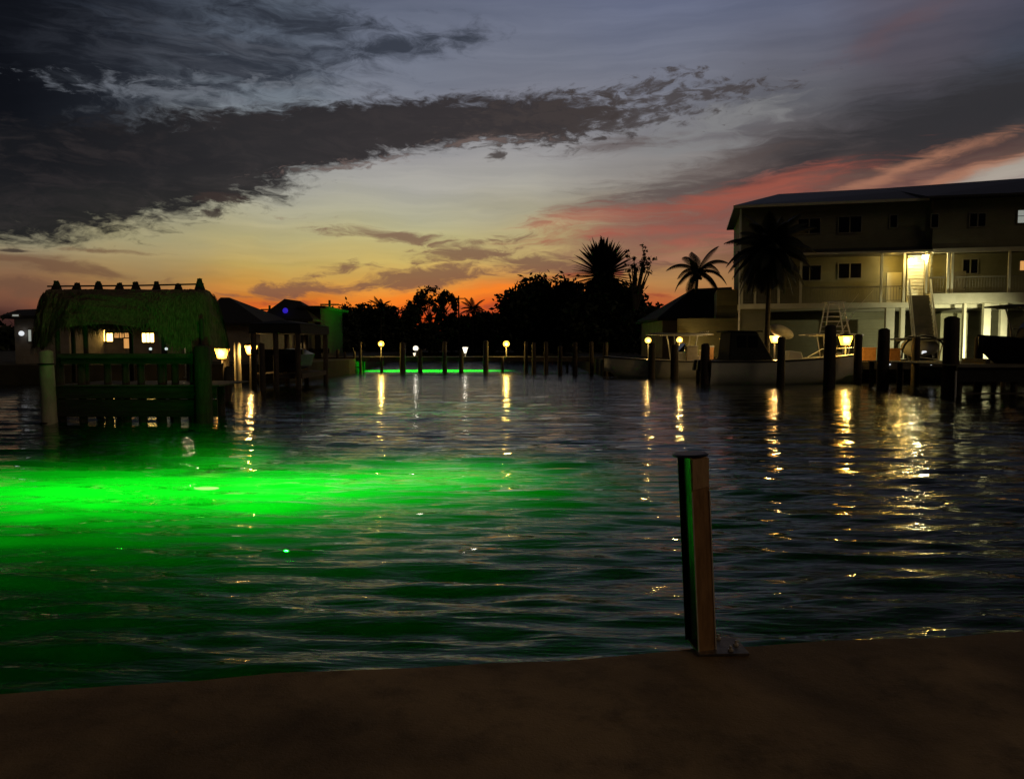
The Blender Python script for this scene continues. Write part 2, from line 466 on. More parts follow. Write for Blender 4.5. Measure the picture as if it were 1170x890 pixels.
# ------------------------------------------------------------------ mesh helpers
class MB:
    def __init__(self):
        self.v, self.f = [], []

    def add(self, vs, fs):
        k = len(self.v)
        self.v += [Vector(x) for x in vs]
        self.f += [tuple(i + k for i in f) for f in fs]
        return self

    def box(self, a, b):
        (x0, y0, z0), (x1, y1, z1) = a, b
        return self.add([(x0, y0, z0), (x1, y0, z0), (x1, y1, z0), (x0, y1, z0), (x0, y0, z1), (x1, y0, z1), (x1, y1, z1), (x0, y1, z1)],
                        [(3, 2, 1, 0), (4, 5, 6, 7), (0, 1, 5, 4), (1, 2, 6, 5), (2, 3, 7, 6), (3, 0, 4, 7)])

    def hexa(self, pts):
        """8 points: bottom ring then top ring"""
        return self.add(pts, [(3, 2, 1, 0), (4, 5, 6, 7), (0, 1, 5, 4), (1, 2, 6, 5), (2, 3, 7, 6), (3, 0, 4, 7)])

    def tube(self, pts, r, n=10, caps=True):
        pts = [Vector(p) for p in pts]
        rs = r if isinstance(r, (list, tuple)) else [r] * len(pts)
        vs, fs = [], []
        ref = None
        for i, p in enumerate(pts):
            d = (pts[min(i + 1, len(pts) - 1)] - pts[max(i - 1, 0)]).normalized()
            if ref is None:
                ref = d.orthogonal().normalized()
            ref = (ref - d * ref.dot(d)).normalized()
            s = d.cross(ref)
            for k in range(n):
                a = 2 * PI * k / n
                vs.append(p + (ref * math.cos(a) + s * math.sin(a)) * rs[i])
        for i in range(len(pts) - 1):
            for k in range(n):
                q = (k + 1) % n
                fs.append((i * n + k, i * n + q, (i + 1) * n + q, (i + 1) * n + k))
        if caps:
            fs.append(tuple(range(n))[::-1])
            fs.append(tuple((len(pts) - 1) * n + k for k in range(n)))
        return self.add(vs, fs)

    def beam(self, a, b, w, h, up=(0, 0, 1)):
        a, b, up = Vector(a), Vector(b), Vector(up)
        d = (b - a).normalized()
        s = d.cross(up).normalized() * (w / 2)
        u = s.cross(d).normalized() * (h / 2)
        return self.hexa([a - s - u, a + s - u, b + s - u, b - s - u, a - s + u, a + s + u, b + s + u, b - s + u])

    def ball(self, c, r, n=12, m=8, sq=(1, 1, 1)):
        c = Vector(c)
        vs = [c + Vector((0, 0, r * sq[2]))]
        for i in range(1, m):
            th = PI * i / m
            for k in range(n):
                a = 2 * PI * k / n
                vs.append(c + Vector((r * sq[0] * math.sin(th) * math.cos(a), r * sq[1] * math.sin(th) * math.sin(a), r * sq[2] * math.cos(th))))
        vs.append(c - Vector((0, 0, r * sq[2])))
        fs = [(0, 1 + k, 1 + (k + 1) % n) for k in range(n)]
        for i in range(m - 2):
            for k in range(n):
                q = (k + 1) % n
                fs.append((1 + i * n + k, 1 + (i + 1) * n + k, 1 + (i + 1) * n + q, 1 + i * n + q))
        e = len(vs) - 1
        fs += [(e, 1 + (m - 2) * n + (k + 1) % n, 1 + (m - 2) * n + k) for k in range(n)]
        return self.add(vs, fs)

    def build(self, name, m, parent=None, origin=None, smooth=False, bevel=0.0):
        o_ = Vector(origin) if origin is not None else Vector((0, 0, 0))
        me = bpy.data.meshes.new(name)
        me.from_pydata([v - o_ for v in self.v], [], self.f)
        me.materials.append(m if not isinstance(m, str) else M[m])
        me.update()
        if smooth:
            me.polygons.foreach_set('use_smooth', [True] * len(me.polygons))
        ob = bpy.data.objects.new(name, me)
        col.objects.link(ob)
        if parent is not None:
            ob.parent = parent
        elif origin is not None:
            ob.location = o_
        if bevel:
            md = ob.modifiers.new('bevel', 'BEVEL')
            md.width, md.segments = bevel, 2
            md.limit_method = 'ANGLE'
        return ob


def tag(o, label=None, cat=None, group=None, kind=None):
    if label:
        o['label'] = label
    if cat:
        o['category'] = cat
    if group:
        o['group'] = group
    if kind:
        o['kind'] = kind
    return o


def thing(name, label, cat, loc=(0, 0, 0), rz=0.0, group=None):
    o = bpy.data.objects.new(name, None)
    o.empty_display_size = .2
    col.objects.link(o)
    o.location = loc
    o.rotation_euler = (0, 0, rz)
    return tag(o, label, cat, group)


def point(name, loc, color, watts, parent=None, origin=None, r=.1, spot=None):
    d = bpy.data.lights.new(name, 'POINT' if spot is None else 'SPOT')
    if spot:
        d.spot_size, d.spot_blend = math.radians(spot), .25
    d.color, d.energy, d.shadow_soft_size = color, watts, r
    o = bpy.data.objects.new(name, d)
    col.objects.link(o)
    if parent is not None:
        o.parent = parent
        o.location = Vector(loc) - Vector(origin if origin is not None else (0, 0, 0))
    else:
        o.location = loc
    return o


def np_mesh(name, verts, faces, m, parent=None, loc=None):
    me = bpy.data.meshes.new(name)
    me.vertices.add(len(verts))
    me.vertices.foreach_set('co', np.asarray(verts, dtype=np.float32).ravel())
    k = faces.shape[1]
    me.loops.add(faces.size)
    me.loops.foreach_set('vertex_index', faces.astype(np.int32).ravel())
    me.polygons.add(len(faces))
    me.polygons.foreach_set('loop_start', np.arange(0, faces.size, k, dtype=np.int32))
    me.polygons.foreach_set('loop_total', np.full(len(faces), k, dtype=np.int32))
    me.materials.append(M[m] if isinstance(m, str) else m)
    me.update(calc_edges=True)
    me.validate()
    ob = bpy.data.objects.new(name, me)
    col.objects.link(ob)
    if parent is not None:
        ob.parent = parent
    if loc is not None:
        ob.location = loc
    return ob


# ------------------------------------------------------------------ warm light from behind
sd = bpy.data.lights.new('sun', 'SUN')
sd.energy, sd.color, sd.angle = 0.135, (1.0, .74, .46), math.radians(25)
so = bpy.data.objects.new('sun', sd)
col.objects.link(so)
so.rotation_euler = (math.radians(60), 0, math.radians(52))   # sun lamp standing in for unseen warm light from behind and to the right

# ------------------------------------------------------------------ water, bottom, ground
DZ = 0.75                                   # top of the near seawall


def build_water():
    nr, nc = 560, 420
    ys = 2.2 * (260.0 / 2.2) ** (np.arange(nr) / (nr - 1))
    u = np.linspace(-1, 1, nc)
    X = u[None, :] * (ys[:, None] * 1.0 + 14.0)
    Y = np.repeat(ys[:, None], nc, 1)
    Z = np.zeros_like(X)
    r = np.random.default_rng(5)
    for wl, amp, n in ((2.6, .0034, 5), (1.3, .0046, 8), (.70, .0056, 11), (.40, .0040, 12)):
        for _ in range(n):
            a = PI / 2 + r.normal(0, .24)
            k = 2 * PI / (wl * r.uniform(.75, 1.3))
            ph = r.uniform(0, 6.28)
            fade = np.clip(1.3 - Y / (wl * 62), 0, 1)
            arg = k * (math.cos(a) * X + math.sin(a) * Y) + ph + .8 * np.sin(.5 * X + .31 * Y + ph)
            Z += amp * fade * np.sin(arg)
    idx = np.arange(nr * nc).reshape(nr, nc)
    f = np.stack([idx[:-1, :-1], idx[:-1, 1:], idx[1:, 1:], idx[1:, :-1]], -1).reshape(-1, 4)
    o = np_mesh('water', np.stack([X, Y, Z], -1).reshape(-1, 3), f, 'water')
    o.data.polygons.foreach_set('use_smooth', np.ones(len(f), dtype=bool))
    tag(o, kind='structure')


build_water()
b = MB()
b.add([(-400, -20, -3.2), (400, -20, -3.2), (400, 300, -3.2), (-400, 300, -3.2)], [(0, 1, 2, 3)])
tag(b.build('seabed', 'seabed'), kind='structure')


def land(poly, z, m='soil', name='terrain'):
    n = len(poly)
    b = MB()
    b.add([(x, y, z) for x, y in poly] + [(x, y, -3.4) for x, y in poly],
          [tuple(range(n))] + [(i, i + n, (i + 1) % n + n, (i + 1) % n) for i in range(n)])
    return tag(b.build(name, m), kind='structure')


xr = P(690, 430, 55).x
land([(xr, 56), (P(1000, 430, 46).x, 45.6), (90, 39), (400, 36), (400, 400), (xr + 8, 400), (xr + 8, 128), (xr, 100)], 1.15)
land([(-400, 122), (0, 122), (xr + 8, 122), (xr + 8, 900), (-400, 900)], 1.0)
land([(-400, 30), (-26, 43), (-13.6, 46), (-12.4, 58), (-17, 122), (-400, 122)], 1.1)

# near seawall cap
e0, e1 = G(0, 788, DZ), G(1170, 718, DZ)
dv = (e1 - e0)
ea, eb = e0 - dv * 1.5, e1 + dv * 1.5
b = MB()
nrm = Vector((dv.y, -dv.x, 0)).normalized()
if nrm.y > 0:
    nrm = -nrm
N = 60
prof = [(0.0, -1.2), (0.0, -.03), (.008, -.012), (.025, 0.0), (9.0, 0.0), (9.0, -1.2)]
vs, fs = [], []
for i in range(N + 1):
    c = ea + dv * 4 * i / N
    for d_, z_ in prof:
        wob = .02 * math.sin(i * .9) + .014 * math.sin(i * 2.3 + 1) if d_ < 1 else 0
        q = c + nrm * (d_ + wob)
        vs.append((q.x, q.y, DZ + z_))
k = len(prof)
for i in range(N):
    for j in range(k - 1):
        fs.append((i * k + j, (i + 1) * k + j, (i + 1) * k + j + 1, i * k + j + 1))
b.add(vs, fs)
tag(b.build('pavement', 'concrete'), kind='structure')


# ------------------------------------------------------------------ the post at the edge
def dock_post():
    base = G(808, 746, DZ)
    Y = base.y
    hgt = .99
    px = Y / F                                # metres per photo pixel here
    t = thing('dock_post', 'short upright metal channel post with brown face bolted to the concrete edge', 'post', base)
    t.rotation_euler = (math.radians(-1.0), math.radians(-3.0), math.radians(17))
    w, dp, th = .098, .175, .007                # flange width, depth of the section, metal thickness
    b = MB()
    b.box((-w / 2, 0, .012), (w / 2, th, hgt))
    b.build('face_panel', M['bronze'], t, bevel=.0012)
    b = MB()
    b.box((-.004, th + .0005, .012), (.004, dp - th - .0005, hgt - .001))
    b.build('web', M['satin'], t)
    b = MB()
    b.box((-.024, dp - th, .012), (w / 2, dp, hgt))
    b.build('back_panel', M['darkmetal'], t, bevel=.0012)
    for s in (-1, 1):
        b = MB()
        x = s * w / 2
        b.box((x - .0035, -.005, .014), (x + .0035, -.0005, hgt - .17))
        b.build('edge_glint', M['steel'], t, bevel=.001)  # pale strips put the light caught on the flange edges into colour
    b = MB()
    b.hexa([(-w / 2 + .002, -.007, hgt - .160), (w / 2 - .002, -.007, hgt - .148), (w / 2 - .002, -.0008, hgt - .148), (-w / 2 + .002, -.0008, hgt - .160),
            (-w / 2 + .002, -.016, hgt - .004), (w / 2 - .002, -.016, hgt - .004), (w / 2 - .002, -.0008, hgt - .004), (-w / 2 + .002, -.0008, hgt - .004)])
    b.build('top_reflection', M['topreflection'], t, bevel=.003)  # light reflected on the upper face, built as a paler raised patch
    b = MB()
    b.tube([(-.004, dp * .45, hgt + .001), (-.004, dp * .45, hgt + .008), (-.004, dp * .45, hgt + .014)], [.088, .09, .078], 28)
    b.build('cap', M['darkmetal'], t, smooth=False)
    b = MB()
    b.box((-.055, -.045, .002), (.20, .17, .014))
    pl = b.build('base_plate', mat('grimy plate', (.20, .16, .12), (.08, .065, .05), .5, .3, 12, .2), t, bevel=.002)
    pl.rotation_euler = (0, math.radians(3), math.radians(-15))
    for x, y in ((.115, -.01), (.165, .06), (-.03, .145), (.10, .145)):
        b = MB()
        b.tube([(x, y, .013), (x, y, .024)], .014, 6)
        b.tube([(x, y, .024), (x, y, .040)], .007, 8)
        b.build('bolt', M['steel'], pl)


dock_post()


# ------------------------------------------------------------------ pilings
def piling(px, ytop, Y, r, label, group=None, m='piling', lean=0.0, zbot=-2.4, bands=0):
    top = P(px, ytop, Y)
    foot = Vector((top.x, Y, zbot))
    rr = random.Random(int(px * 10 + Y))
    n = 7
    pts, rad = [], []
    for i in range(n + 1):
        f = i / n
        pts.append((lean * (1 - f) + rr.uniform(-.01, .01), rr.uniform(-.01, .01), (top.z - zbot) * f))
        rad.append(r * (1.10 - .16 * f) * rr.uniform(.97, 1.03))
    pts.append((0, 0, top.z - zbot + r * .28))
    rad.append(r * .45)
    b = MB()
    b.tube(pts, rad, 14)
    if bands:
        t = thing('piling', label, 'piling', foot, 0, group)
        b.build('shaft', m, t, smooth=True)
        for z in bands_of(bands, zbot, top.z):
            c = MB()
            c.tube([(0, 0, z - .02), (0, 0, z + .02)], r * 1.12, 18)
            c.build('band', 'darkmetal', t)
        return t
    o = b.build('piling', m, None, None, smooth=True)
    o.location = foot
    return tag(o, label, 'piling', group)


def bands_of(zs, zbot, ztop):
    return [z - zbot for z in zs]


# ------------------------------------------------------------------ lamps on posts
def lamp(px, py, Y, r, zbase, label, color, watts, gm, style='globe', group='lamps along the docks'):
    c = P(px, py, Y)
    root = (c.x, c.y, zbase)
    t = thing('dock_lamp', label, 'lamp', root, 0, group)
    hh = c.z - zbase
    if style == 'globe':
        b = MB()
        b.tube([(0, 0, 0), (0, 0, .05)], .10, 12)
        b.tube([(0, 0, .05), (0, 0, hh - r * 1.15)], .045, 10)
        b.build('post', 'greywood', t)
        b = MB()
        b.tube([(0, 0, hh - r * 1.15), (0, 0, hh - r * .8)], [.06, r * .62], 14)
        b.build('collar', 'darkmetal', t)
        b = MB()
        b.ball((0, 0, hh), r, 16, 10, (1, 1, .95))
        g = b.build('globe', gm, t, smooth=True)
    elif style == 'lantern':
        b = MB()
        b.box((-.04, -.04, 0), (.04, .04, max(.06, hh - r)))
        b.build('post', 'greywood', t)
        b = MB()
        b.hexa([(-r * .6, -r * .6, hh - r), (r * .6, -r * .6, hh - r), (r * .6, r * .6, hh - r), (-r * .6, r * .6, hh - r),
                (-r, -r, hh + r * .7), (r, -r, hh + r * .7), (r, r, hh + r * .7), (-r, r, hh + r * .7)])
        b.build('globe', gm, t)
        b = MB()
        b.add([(-r * 1.25, -r * 1.25, hh + r * .7), (r * 1.25, -r * 1.25, hh + r * .7), (r * 1.25, r * 1.25, hh + r * .7), (-r * 1.25, r * 1.25, hh + r * .7), (0, 0, hh + r * 1.4)],
              [(3, 2, 1, 0), (0, 1, 4), (1, 2, 4), (2, 3, 4), (3, 0, 4)])
        b.build('hood', 'darkmetal', t)
    elif style == 'cone':
        b = MB()
        b.tube([(0, 0, 0), (0, 0, hh - r)], .03, 8)
        b.build('post', 'aluminium', t)
        b = MB()
        b.tube([(0, 0, hh - r * 1.2), (0, 0, hh + r * .8)], [r * .35, r], 14)
        b.build('globe', gm, t)
        b = MB()
        b.tube([(0, 0, hh + r * .8), (0, 0, hh + r)], [r * 1.1, r * .8], 14)
        b.build('hood', 'darkmetal', t)
    if watts:
        point('bulb', (0, -r * 1.35, hh - r * .2), color, watts, t, None, r * .3)
    return t


# ------------------------------------------------------------------ tiki hut on its pier, left
def tiki_hut():
    Y0 = 22.2
    s = Y0 / F
    org = P(146, 440, Y0 + 1.3)
    org.z = 1.11
    t = thing('tiki_hut', 'tiki hut with shaggy thatched roof and knobbed ridge on a wooden pier', 'hut', org)
    O = org

    def bt(b, n, m, par=t, **k):
        return b.build(n, m, par, O, **k)
    # roof: ridge along X, hipped rounded ends, drooping uneven eave
    xl, xr_ = P(28, 360, Y0).x, P(227, 360, Y0).x
    zr = P(146, 331, Y0 + 1.3).z
    rxl, rxr = P(58, 331, Y0 + 1.3).x, P(229, 331, Y0 + 1.3).x
    cx, hx = (xl + xr_) / 2, (xr_ - xl) / 2
    yc, hy = Y0 + 1.3, 1.5
    eL = P(146, 397, Y0).z
    eM = P(146, 373, Y0).z

    def eave(x, y=0):
        k = (x - cx) / hx
        fr = 1.0 if k > 0 else min(1.0, max(0.0, (yc + .1 - y) / .8))
        return eM + (eL - eM) * fr * (lambda q: q * q * (3 - 2 * q))(min(1.0, max(0.0, (abs(k) - .5) / .25))) + .03 * math.sin(7 * x) + .03 * math.sin(15 * x + 1)

    na, nv = 120, 12

    def surf(a, v):
        # a: angle around, v: 0 ridge .. 1 eave
        ca, sa = math.cos(a), math.sin(a)
        ex = cx + hx * math.copysign(abs(ca) ** .35, ca)
        ey = yc + hy * math.copysign(abs(sa) ** .35, sa)
        tx = min(max(ex, rxl), rxr)
        x = tx + (ex - tx) * v ** .5
        y = yc + (ey - yc) * v ** .7
        ze = eave(ex, ey)
        z = zr + (ze - zr) * (v ** 1.9)
        return Vector((x, y, z))
    vs, fs = [], []
    rr = random.Random(3)
    for j in range(nv + 1):
        for i in range(na):
            q = surf(2 * PI * i / na, j / nv)
            jj = .02 + .03 * (j / nv)
            vs.append(q + Vector((rr.uniform(-jj, jj), rr.uniform(-jj, jj), rr.uniform(-jj, jj))))
    for j in range(nv):
        for i in range(na):
            q = (i + 1) % na
            fs.append((j * na + i, j * na + q, (j + 1) * na + q, (j + 1) * na + i))
    b = MB()
    b.add(vs, fs)
    # loose straw over the whole skirt
    for _ in range(9000):
        a = rr.uniform(0, 2 * PI)
        v = rr.uniform(.12, 1.0) ** .7
        q = surf(a, v)
        q2 = surf(a + rr.uniform(-.02, .02), min(1, v + .06))
        d = (q2 - q)
        d = d.normalized() if d.length > 1e-4 else Vector((0, 0, -1))
        d = (d + Vector((0, 0, -.5 - .8 * v)) + Vector((rr.uniform(-.09, .09), rr.uniform(-.09, .09), 0))).normalized()
        out = Vector((q.x - cx, (q.y - yc) * 1.5, .6)).normalized()
        L = rr.uniform(.15, .42)
        w = rr.uniform(.006, .014)
        sd_ = d.cross(out).normalized() * w
        q = q + out * rr.uniform(.0, .06)
        b.add([q - sd_, q + sd_, q + d * L + out * .03 + sd_ * .2, q + d * L + out * .03 - sd_ * .2], [(0, 1, 2, 3)])
    bt(b, 'thatch_roof', 'thatch')
    # ridge bundles and the pole through them
    for i, px in enumerate((65, 88, 113, 137, 155, 179, 204, 228)):
        c = P(px, 328, yc)
        z0 = zr - .05
        hgt = (.33, .27, .31, .27, .30, .31, .25, .40)[i]
        b = MB()
        n = 9
        for _ in range(70):
            a = rr.uniform(0, 6.28)
            r0 = rr.uniform(.05, .19)
            p0 = Vector((c.x + r0 * math.cos(a), yc + 1.6 * r0 * math.sin(a), z0 - .12))
            tp = Vector((c.x + rr.uniform(-.055, .055), yc + rr.uniform(-.06, .06), z0 + hgt * rr.uniform(.7, 1.0)))
            w = Vector((rr.uniform(.02, .04), 0, 0))
            b.add([p0 - w, p0 + w, tp + w * .5, tp - w * .5], [(0, 1, 2, 3)])
        b.tube([(c.x, yc, z0 - .1), (c.x, yc, z0 + hgt * .5), (c.x, yc, z0 + hgt * .85)], [.17, .10, .05], 10)
        bt(b, 'ridge_bundle', 'ridge')
    b = MB()
    b.tube([(rxl - .1, yc, zr + .10), (cx, yc, zr + .12), (rxr + .1, yc, zr + .17)], .025, 8)
    bt(b, 'ridge_pole', 'ridge')
    # posts that carry the roof
    for px, y in ((98, Y0 + .35), (187, Y0 + .35), (66, Y0 + .2), (231, Y0 + .2), (84, Y0 + 2.4), (150, Y0 + 2.4), (215, Y0 + 2.4)):
        x = P(px, 400, y).x
        b = MB()
        b.tube([(x, y, O.z - .05), (x + .01, y, O.z + .8), (x, y, eM + .22)], [.075, .07, .065], 12)
        bt(b, 'post', 'piling')
    for y in (Y0 + .35, Y0 + 2.4):
        b = MB()
        b.beam((xl + .4, y, eM + .25), (xr_ - .4, y, eM + .25), .1, .12)
        bt(b, 'beam', 'deckwood')
    # bar rail
    xa, xb = P(68, 410, Y0).x, P(243, 410, Y0).x
    b = MB()
    b.box((xa, Y0 - .12, P(0, 409, Y0).z), (xb, Y0 + .26, P(0, 404, Y0).z))
    bt(b, 'counter_top', 'deckwood', bevel=.012)
    b = MB()
    b.box((xa + .03, Y0, P(0, 416, Y0).z), (xb - .03, Y0 + .05, P(0, 409.2, Y0).z))
    bt(b, 'counter_apron', 'darkwood')
    # the pier it stands on
    t2 = thing('pier', 'dark wooden pier with plank fascia carrying the thatched hut', 'pier', (O.x, Y0, 0))
    o2 = Vector((O.x, Y0, 0))
    b = MB()
    z1 = O.z
    x = xa - .15
    while x < xb + .1:
        b.box((x, Y0 - .08, z1 - .045), (x + .138, Y0 + 2.5, z1 - rr.uniform(0, .006)))
        x += .146
    b.build('deck', 'deckwood', t2, o2)
    for za, zb_, dy in ((z1 - .06, z1 - .40, 0), (z1 - .43, z1 - .94, .03)):
        b = MB()
        b.box((xa - .15, Y0 - .03 + dy, zb_), (xb + .1, Y0 + .05 + dy, za))
        b.build('fascia', 'darkwood', t2, o2, bevel=.01)
    for k, px in enumerate((69, 93, 123, 143.5, 161, 184, 200, 221)):
        x = P(px, 430, Y0 + .2).x
        b = MB()
        b.tube([(x, Y0 + .22, -2.3), (x + .01, Y0 + .22, 0), (x - .01, Y0 + .22, P(0, 409.5, Y0).z)], [.125, .115, .10], 12)
        b.build('pile', 'piling', t2, o2, smooth=True)
        b = MB()
        b.tube([(x, Y0 + 2.3, -2.3), (x, Y0 + 2.3, z1 - .06)], .12, 12)
        b.build('pile', 'piling', t2, o2, smooth=True)


tiki_hut()
piling(52, 402, 22.0, .20, 'stout pale piling with two dark bands at the near corner of the thatched hut', None, 'piling_wrap', .12, -2.4, (0.02, 1.72))
piling(231, 397, 22.0, .24, 'thick dark piling under the thatched hut eave beside the lantern piles', None, 'piling', .03)
piling(262, 420, 30.5, .2, 'leaning dark piling with its foot lit, between hut and covered boat lift', None, 'piling', -.45)

# hanging lamps and little lights of the hut
lamp(212, 388, 26.5, .13, 1.11, 'bright cream lamp glowing under the thatch of the hut', (1, .8, .5), 14, 'whitelamp', 'globe', None)
for px, py, lb in ((184.5, 398.5, 'tiny white light beside the hut post on the bar'), (202, 398, 'tiny white light on the bar near the cream hut lamp')):
    c = P(px, py, 23)
    zt = P(0, 404, 22.2).z
    t = thing('bar_light', lb, 'lamp', (c.x, 22.3, zt))
    b = MB()
    b.tube([(0, 0, 0), (0, 0, .10)], [.04, .02], 10)
    b.build('stand', 'darkmetal', t)
    b = MB()
    b.ball((0, 0, .135), .042, 10, 8)
    b.build('bulb', 'dimwhite', t, smooth=True)

# ------------------------------------------------------------------ covered boat lift and the lit piles beside it
YL = 38.0


def boat_lift():
    o = P(316, 440, YL)
    o.z = 0
    t = thing('boat_lift', 'dark boat lift under a flat canopy standing on piles beside the thatched hut', 'boat lift', o)
    xa, xb = P(284, 400, YL).x, P(344, 400, YL).x
    zt, zb_ = P(0, 367, YL).z, P(0, 381, YL).z
    b = MB()
    b.hexa([(xa, YL, zb_), (xb, YL, zb_), (xb, YL + 6, zb_), (xa, YL + 6, zb_), (xa + .05, YL + .05, zt - .12), (xb - .05, YL + .05, zt - .12), (xb - .05, YL + 6, zt - .12), (xa + .05, YL + 6, zt - .12)])
    b.add([(xa, YL, zt - .12), (xb, YL, zt - .12), (xb, YL + 6, zt - .12), (xa, YL + 6, zt - .12), ((xa + xb) / 2, YL + 1, zt + .1), ((xa + xb) / 2, YL + 5, zt + .1)],
          [(0, 1, 4), (1, 2, 5, 4), (2, 3, 5), (3, 0, 4, 5)])
    b.build('canopy', 'canvas', t, o)
    for x in (xa + .2, (xa + xb) / 2, xb - .2):
        for y in (YL + .15, YL + 5.8):
            b = MB()
            b.tube([(x, y, -2.3), (x, y, zb_)], .14, 12)
            b.build('pile', 'piling', t, o, smooth=True)
    for y in (YL + .15, YL + 5.8):
        b = MB()
        b.beam((xa, y + .2, 1.9), (xb, y + .2, 1.9), .14, .26)
        b.build('beam', 'darkmetal', t, o)
    b = MB()
    b.box((xa + .1, YL + .5, .55), (xb - .1, YL + 5.5, .8))
    b.build('cradle', 'deckwood', t, o)
    # hull on the cradle
    L = thing('skiff', 'dark covered skiff resting on the cradle of the boat lift', 'boat', ((xa + xb) / 2, YL + 3, .8))
    b = MB()
    vs, fs = [], []
    for i in range(9):
        f = i / 8
        w = 1.05 * (1 - max(0, (f - .5) / .5) ** 2.4) + .02
        y = -2.2 + 4.6 * f
        for xx, zz in ((-w, .95), (-w * .8, .3), (0, .02 + .3 * max(0, f - .7)), (w * .8, .3), (w, .95), (0, 1.25)):
            vs.append((xx, y, zz))
    for i in range(8):
        for k in range(6):
            q = (k + 1) % 6
            fs.append((i * 6 + k, i * 6 + q, (i + 1) * 6 + q, (i + 1) * 6 + k))
    fs.append(tuple(range(6)))
    fs.append(tuple(48 + k for k in range(6))[::-1])
    b.add(vs, fs)
    b.build('hull', 'boatdark', L, None)


boat_lift()
gL = 'piles beside the covered boat lift'
piling(258, 402, 40.5, .17, 'brown pile right under the first amber lantern by the hut', gL)
piling(271, 392, 40.0, .17, 'tall pale pile between the two amber lanterns by the hut', gL, 'piling_wrap')
piling(288, 401, 40.5, .15, 'slim pile right under the second amber lantern by the hut', gL)
piling(299, 393, 37.5, .15, 'tall brown pile at the open corner of the covered boat lift', gL, 'piling')
piling(342, 392, 44.0, .11, 'slender pale pole whose foot is lit green beside the boat lift', gL, 'piling_wrap')
lamp(254, 403, 40.3, .30, P(0, 403, 40.3).z - .55, 'amber lantern on the brown pile nearest the thatched hut', (1, .62, .18), 110, 'warmlamp', 'lantern')
lamp(287, 399, 40.3, .26, P(0, 399, 40.3).z - .5, 'amber lantern on the slim pile beside the covered boat lift', (1, .62, .2), 80, 'warmlamp', 'lantern')
point('bulb', P(343, 394, 43.6), (1, .7, .3), 4, None, None, .05)

# ------------------------------------------------------------------ far pier
YD = 62.0


def far_pier():
    o = P(490, 410, YD)
    o.z = 0
    t = thing('pier', 'long low timber pier lined with lamps across the far side of the water', 'pier', o)
    xa, xb = P(352, 408, YD).x, P(700, 408, YD).x
    zt = P(0, 407.6, YD).z
    rr = random.Random(4)
    b = MB()
    x = xa
    while x < xb:
        b.box((x, YD, zt - .05), (x + .27, YD + 1.9, zt - rr.uniform(0, .012)))
        x += .28
    b.build('deck', 'greywood', t, o)
    b = MB()
    b.box((xa, YD + .02, zt - .40), (xb, YD + .14, zt - .06))
    b.build('fascia', 'deckwood', t, o)
    x = xa + .8
    while x < xb:
        b = MB()
        b.tube([(x, YD + 1.6, -2.3), (x, YD + 1.6, zt - .06)], .11, 8)
        b.build('pile', 'piling', t, o)
        x += 3.4


far_pier()
gF = 'pilings along the far pier'
for px, yt, r, lb, dy in (
        (386, 400, .13, 'short dark piling at the boat lift end of the far pier', 0), (394, 403, .10, 'thin dark post close to the boat lift end of the far pier', 0),
        (405, 401, .09, 'slim short post beside the curved hose on the far pier', 0),
        (411.5, 391, .12, 'pale topped tall piling beside the curved hose on the far pier', -.3),
        (436, 408, .13, 'stub piling right under the first yellow globe of the far pier', -.1),
        (460, 392, .24, 'thick piling just beyond the first yellow globe on the far pier', -.4),
        (480, 400, .19, 'stout piling touching the white double lamp on the far pier', -.3),
        (508, 391, .19, 'tall piling in the middle of the far pier beneath the pale shrub', -.4),
        (527, 401, .19, 'short wide piling touching the white cone lamp on the far pier', -.3),
        (555, 390, .22, 'tall piling between the white cone lamp and second yellow globe', -.4),
        (574, 408, .12, 'stub piling right under the second yellow globe of the far pier', -.1),
        (601, 391, .15, 'first tall pale piling past the second yellow globe', -.4), (610, 392, .17, 'second tall piling past the second yellow globe', -.9),
        (624, 391, .17, 'third tall piling past the second yellow globe', -2.2), (640, 396, .17, 'dark piling alone before the dark round tree', -4.5),
        (657, 392, .2, 'dark piling below the spiky palm at the water edge', -5.5),
        (676, 391, .17, 'slim piling next to the bow of the canopied boat', -5.2), (692, 392, .2, 'dark piling touching the bow of the canopied boat', -6.5)):
    piling(px, yt, YD + dy, r, lb, gF)
lamp(435.5, 393, YD + .5, .24, P(0, 407.6, YD).z, 'first yellow globe lamp from the boat lift on the far pier', (1, .66, .14), 160, 'yellowlamp')
lamp(578.5, 393, YD + .5, .26, P(0, 407.6, YD).z, 'second yellow globe lamp from the boat lift on the far pier', (1, .66, .14), 190, 'yellowlamp')
lamp(475, 398, YD + .5, .22, P(0, 407.6, YD).z, 'white globe of the double lamp on the far pier', (1, .93, .8), 6, 'whitelamp')
lamp(531.5, 399.5, YD + .5, .24, P(0, 407.6, YD).z, 'white cone shaped lamp on the far pier', (1, .93, .8), 6, 'whitelamp', 'cone')
lamp(473.5, 404.6, YD + .4, .12, P(0, 407.6, YD).z, 'little white lamp low beside the white globe on the far pier', (1, .93, .8), 0, 'whitelamp', 'cone')
# curved hose between posts
b = MB()
hp = [P(403, 397, YD - .1), P(405, 405, YD - .1), P(403, 414, YD - .1), P(406, 419, YD - .1), P(411, 420, YD - .1)]
b.tube(hp, .05, 8)
tag(b.build('hose', 'darkmetal', None, hp[0]), 'dark curved hose hanging between two posts of the far pier', 'hose')


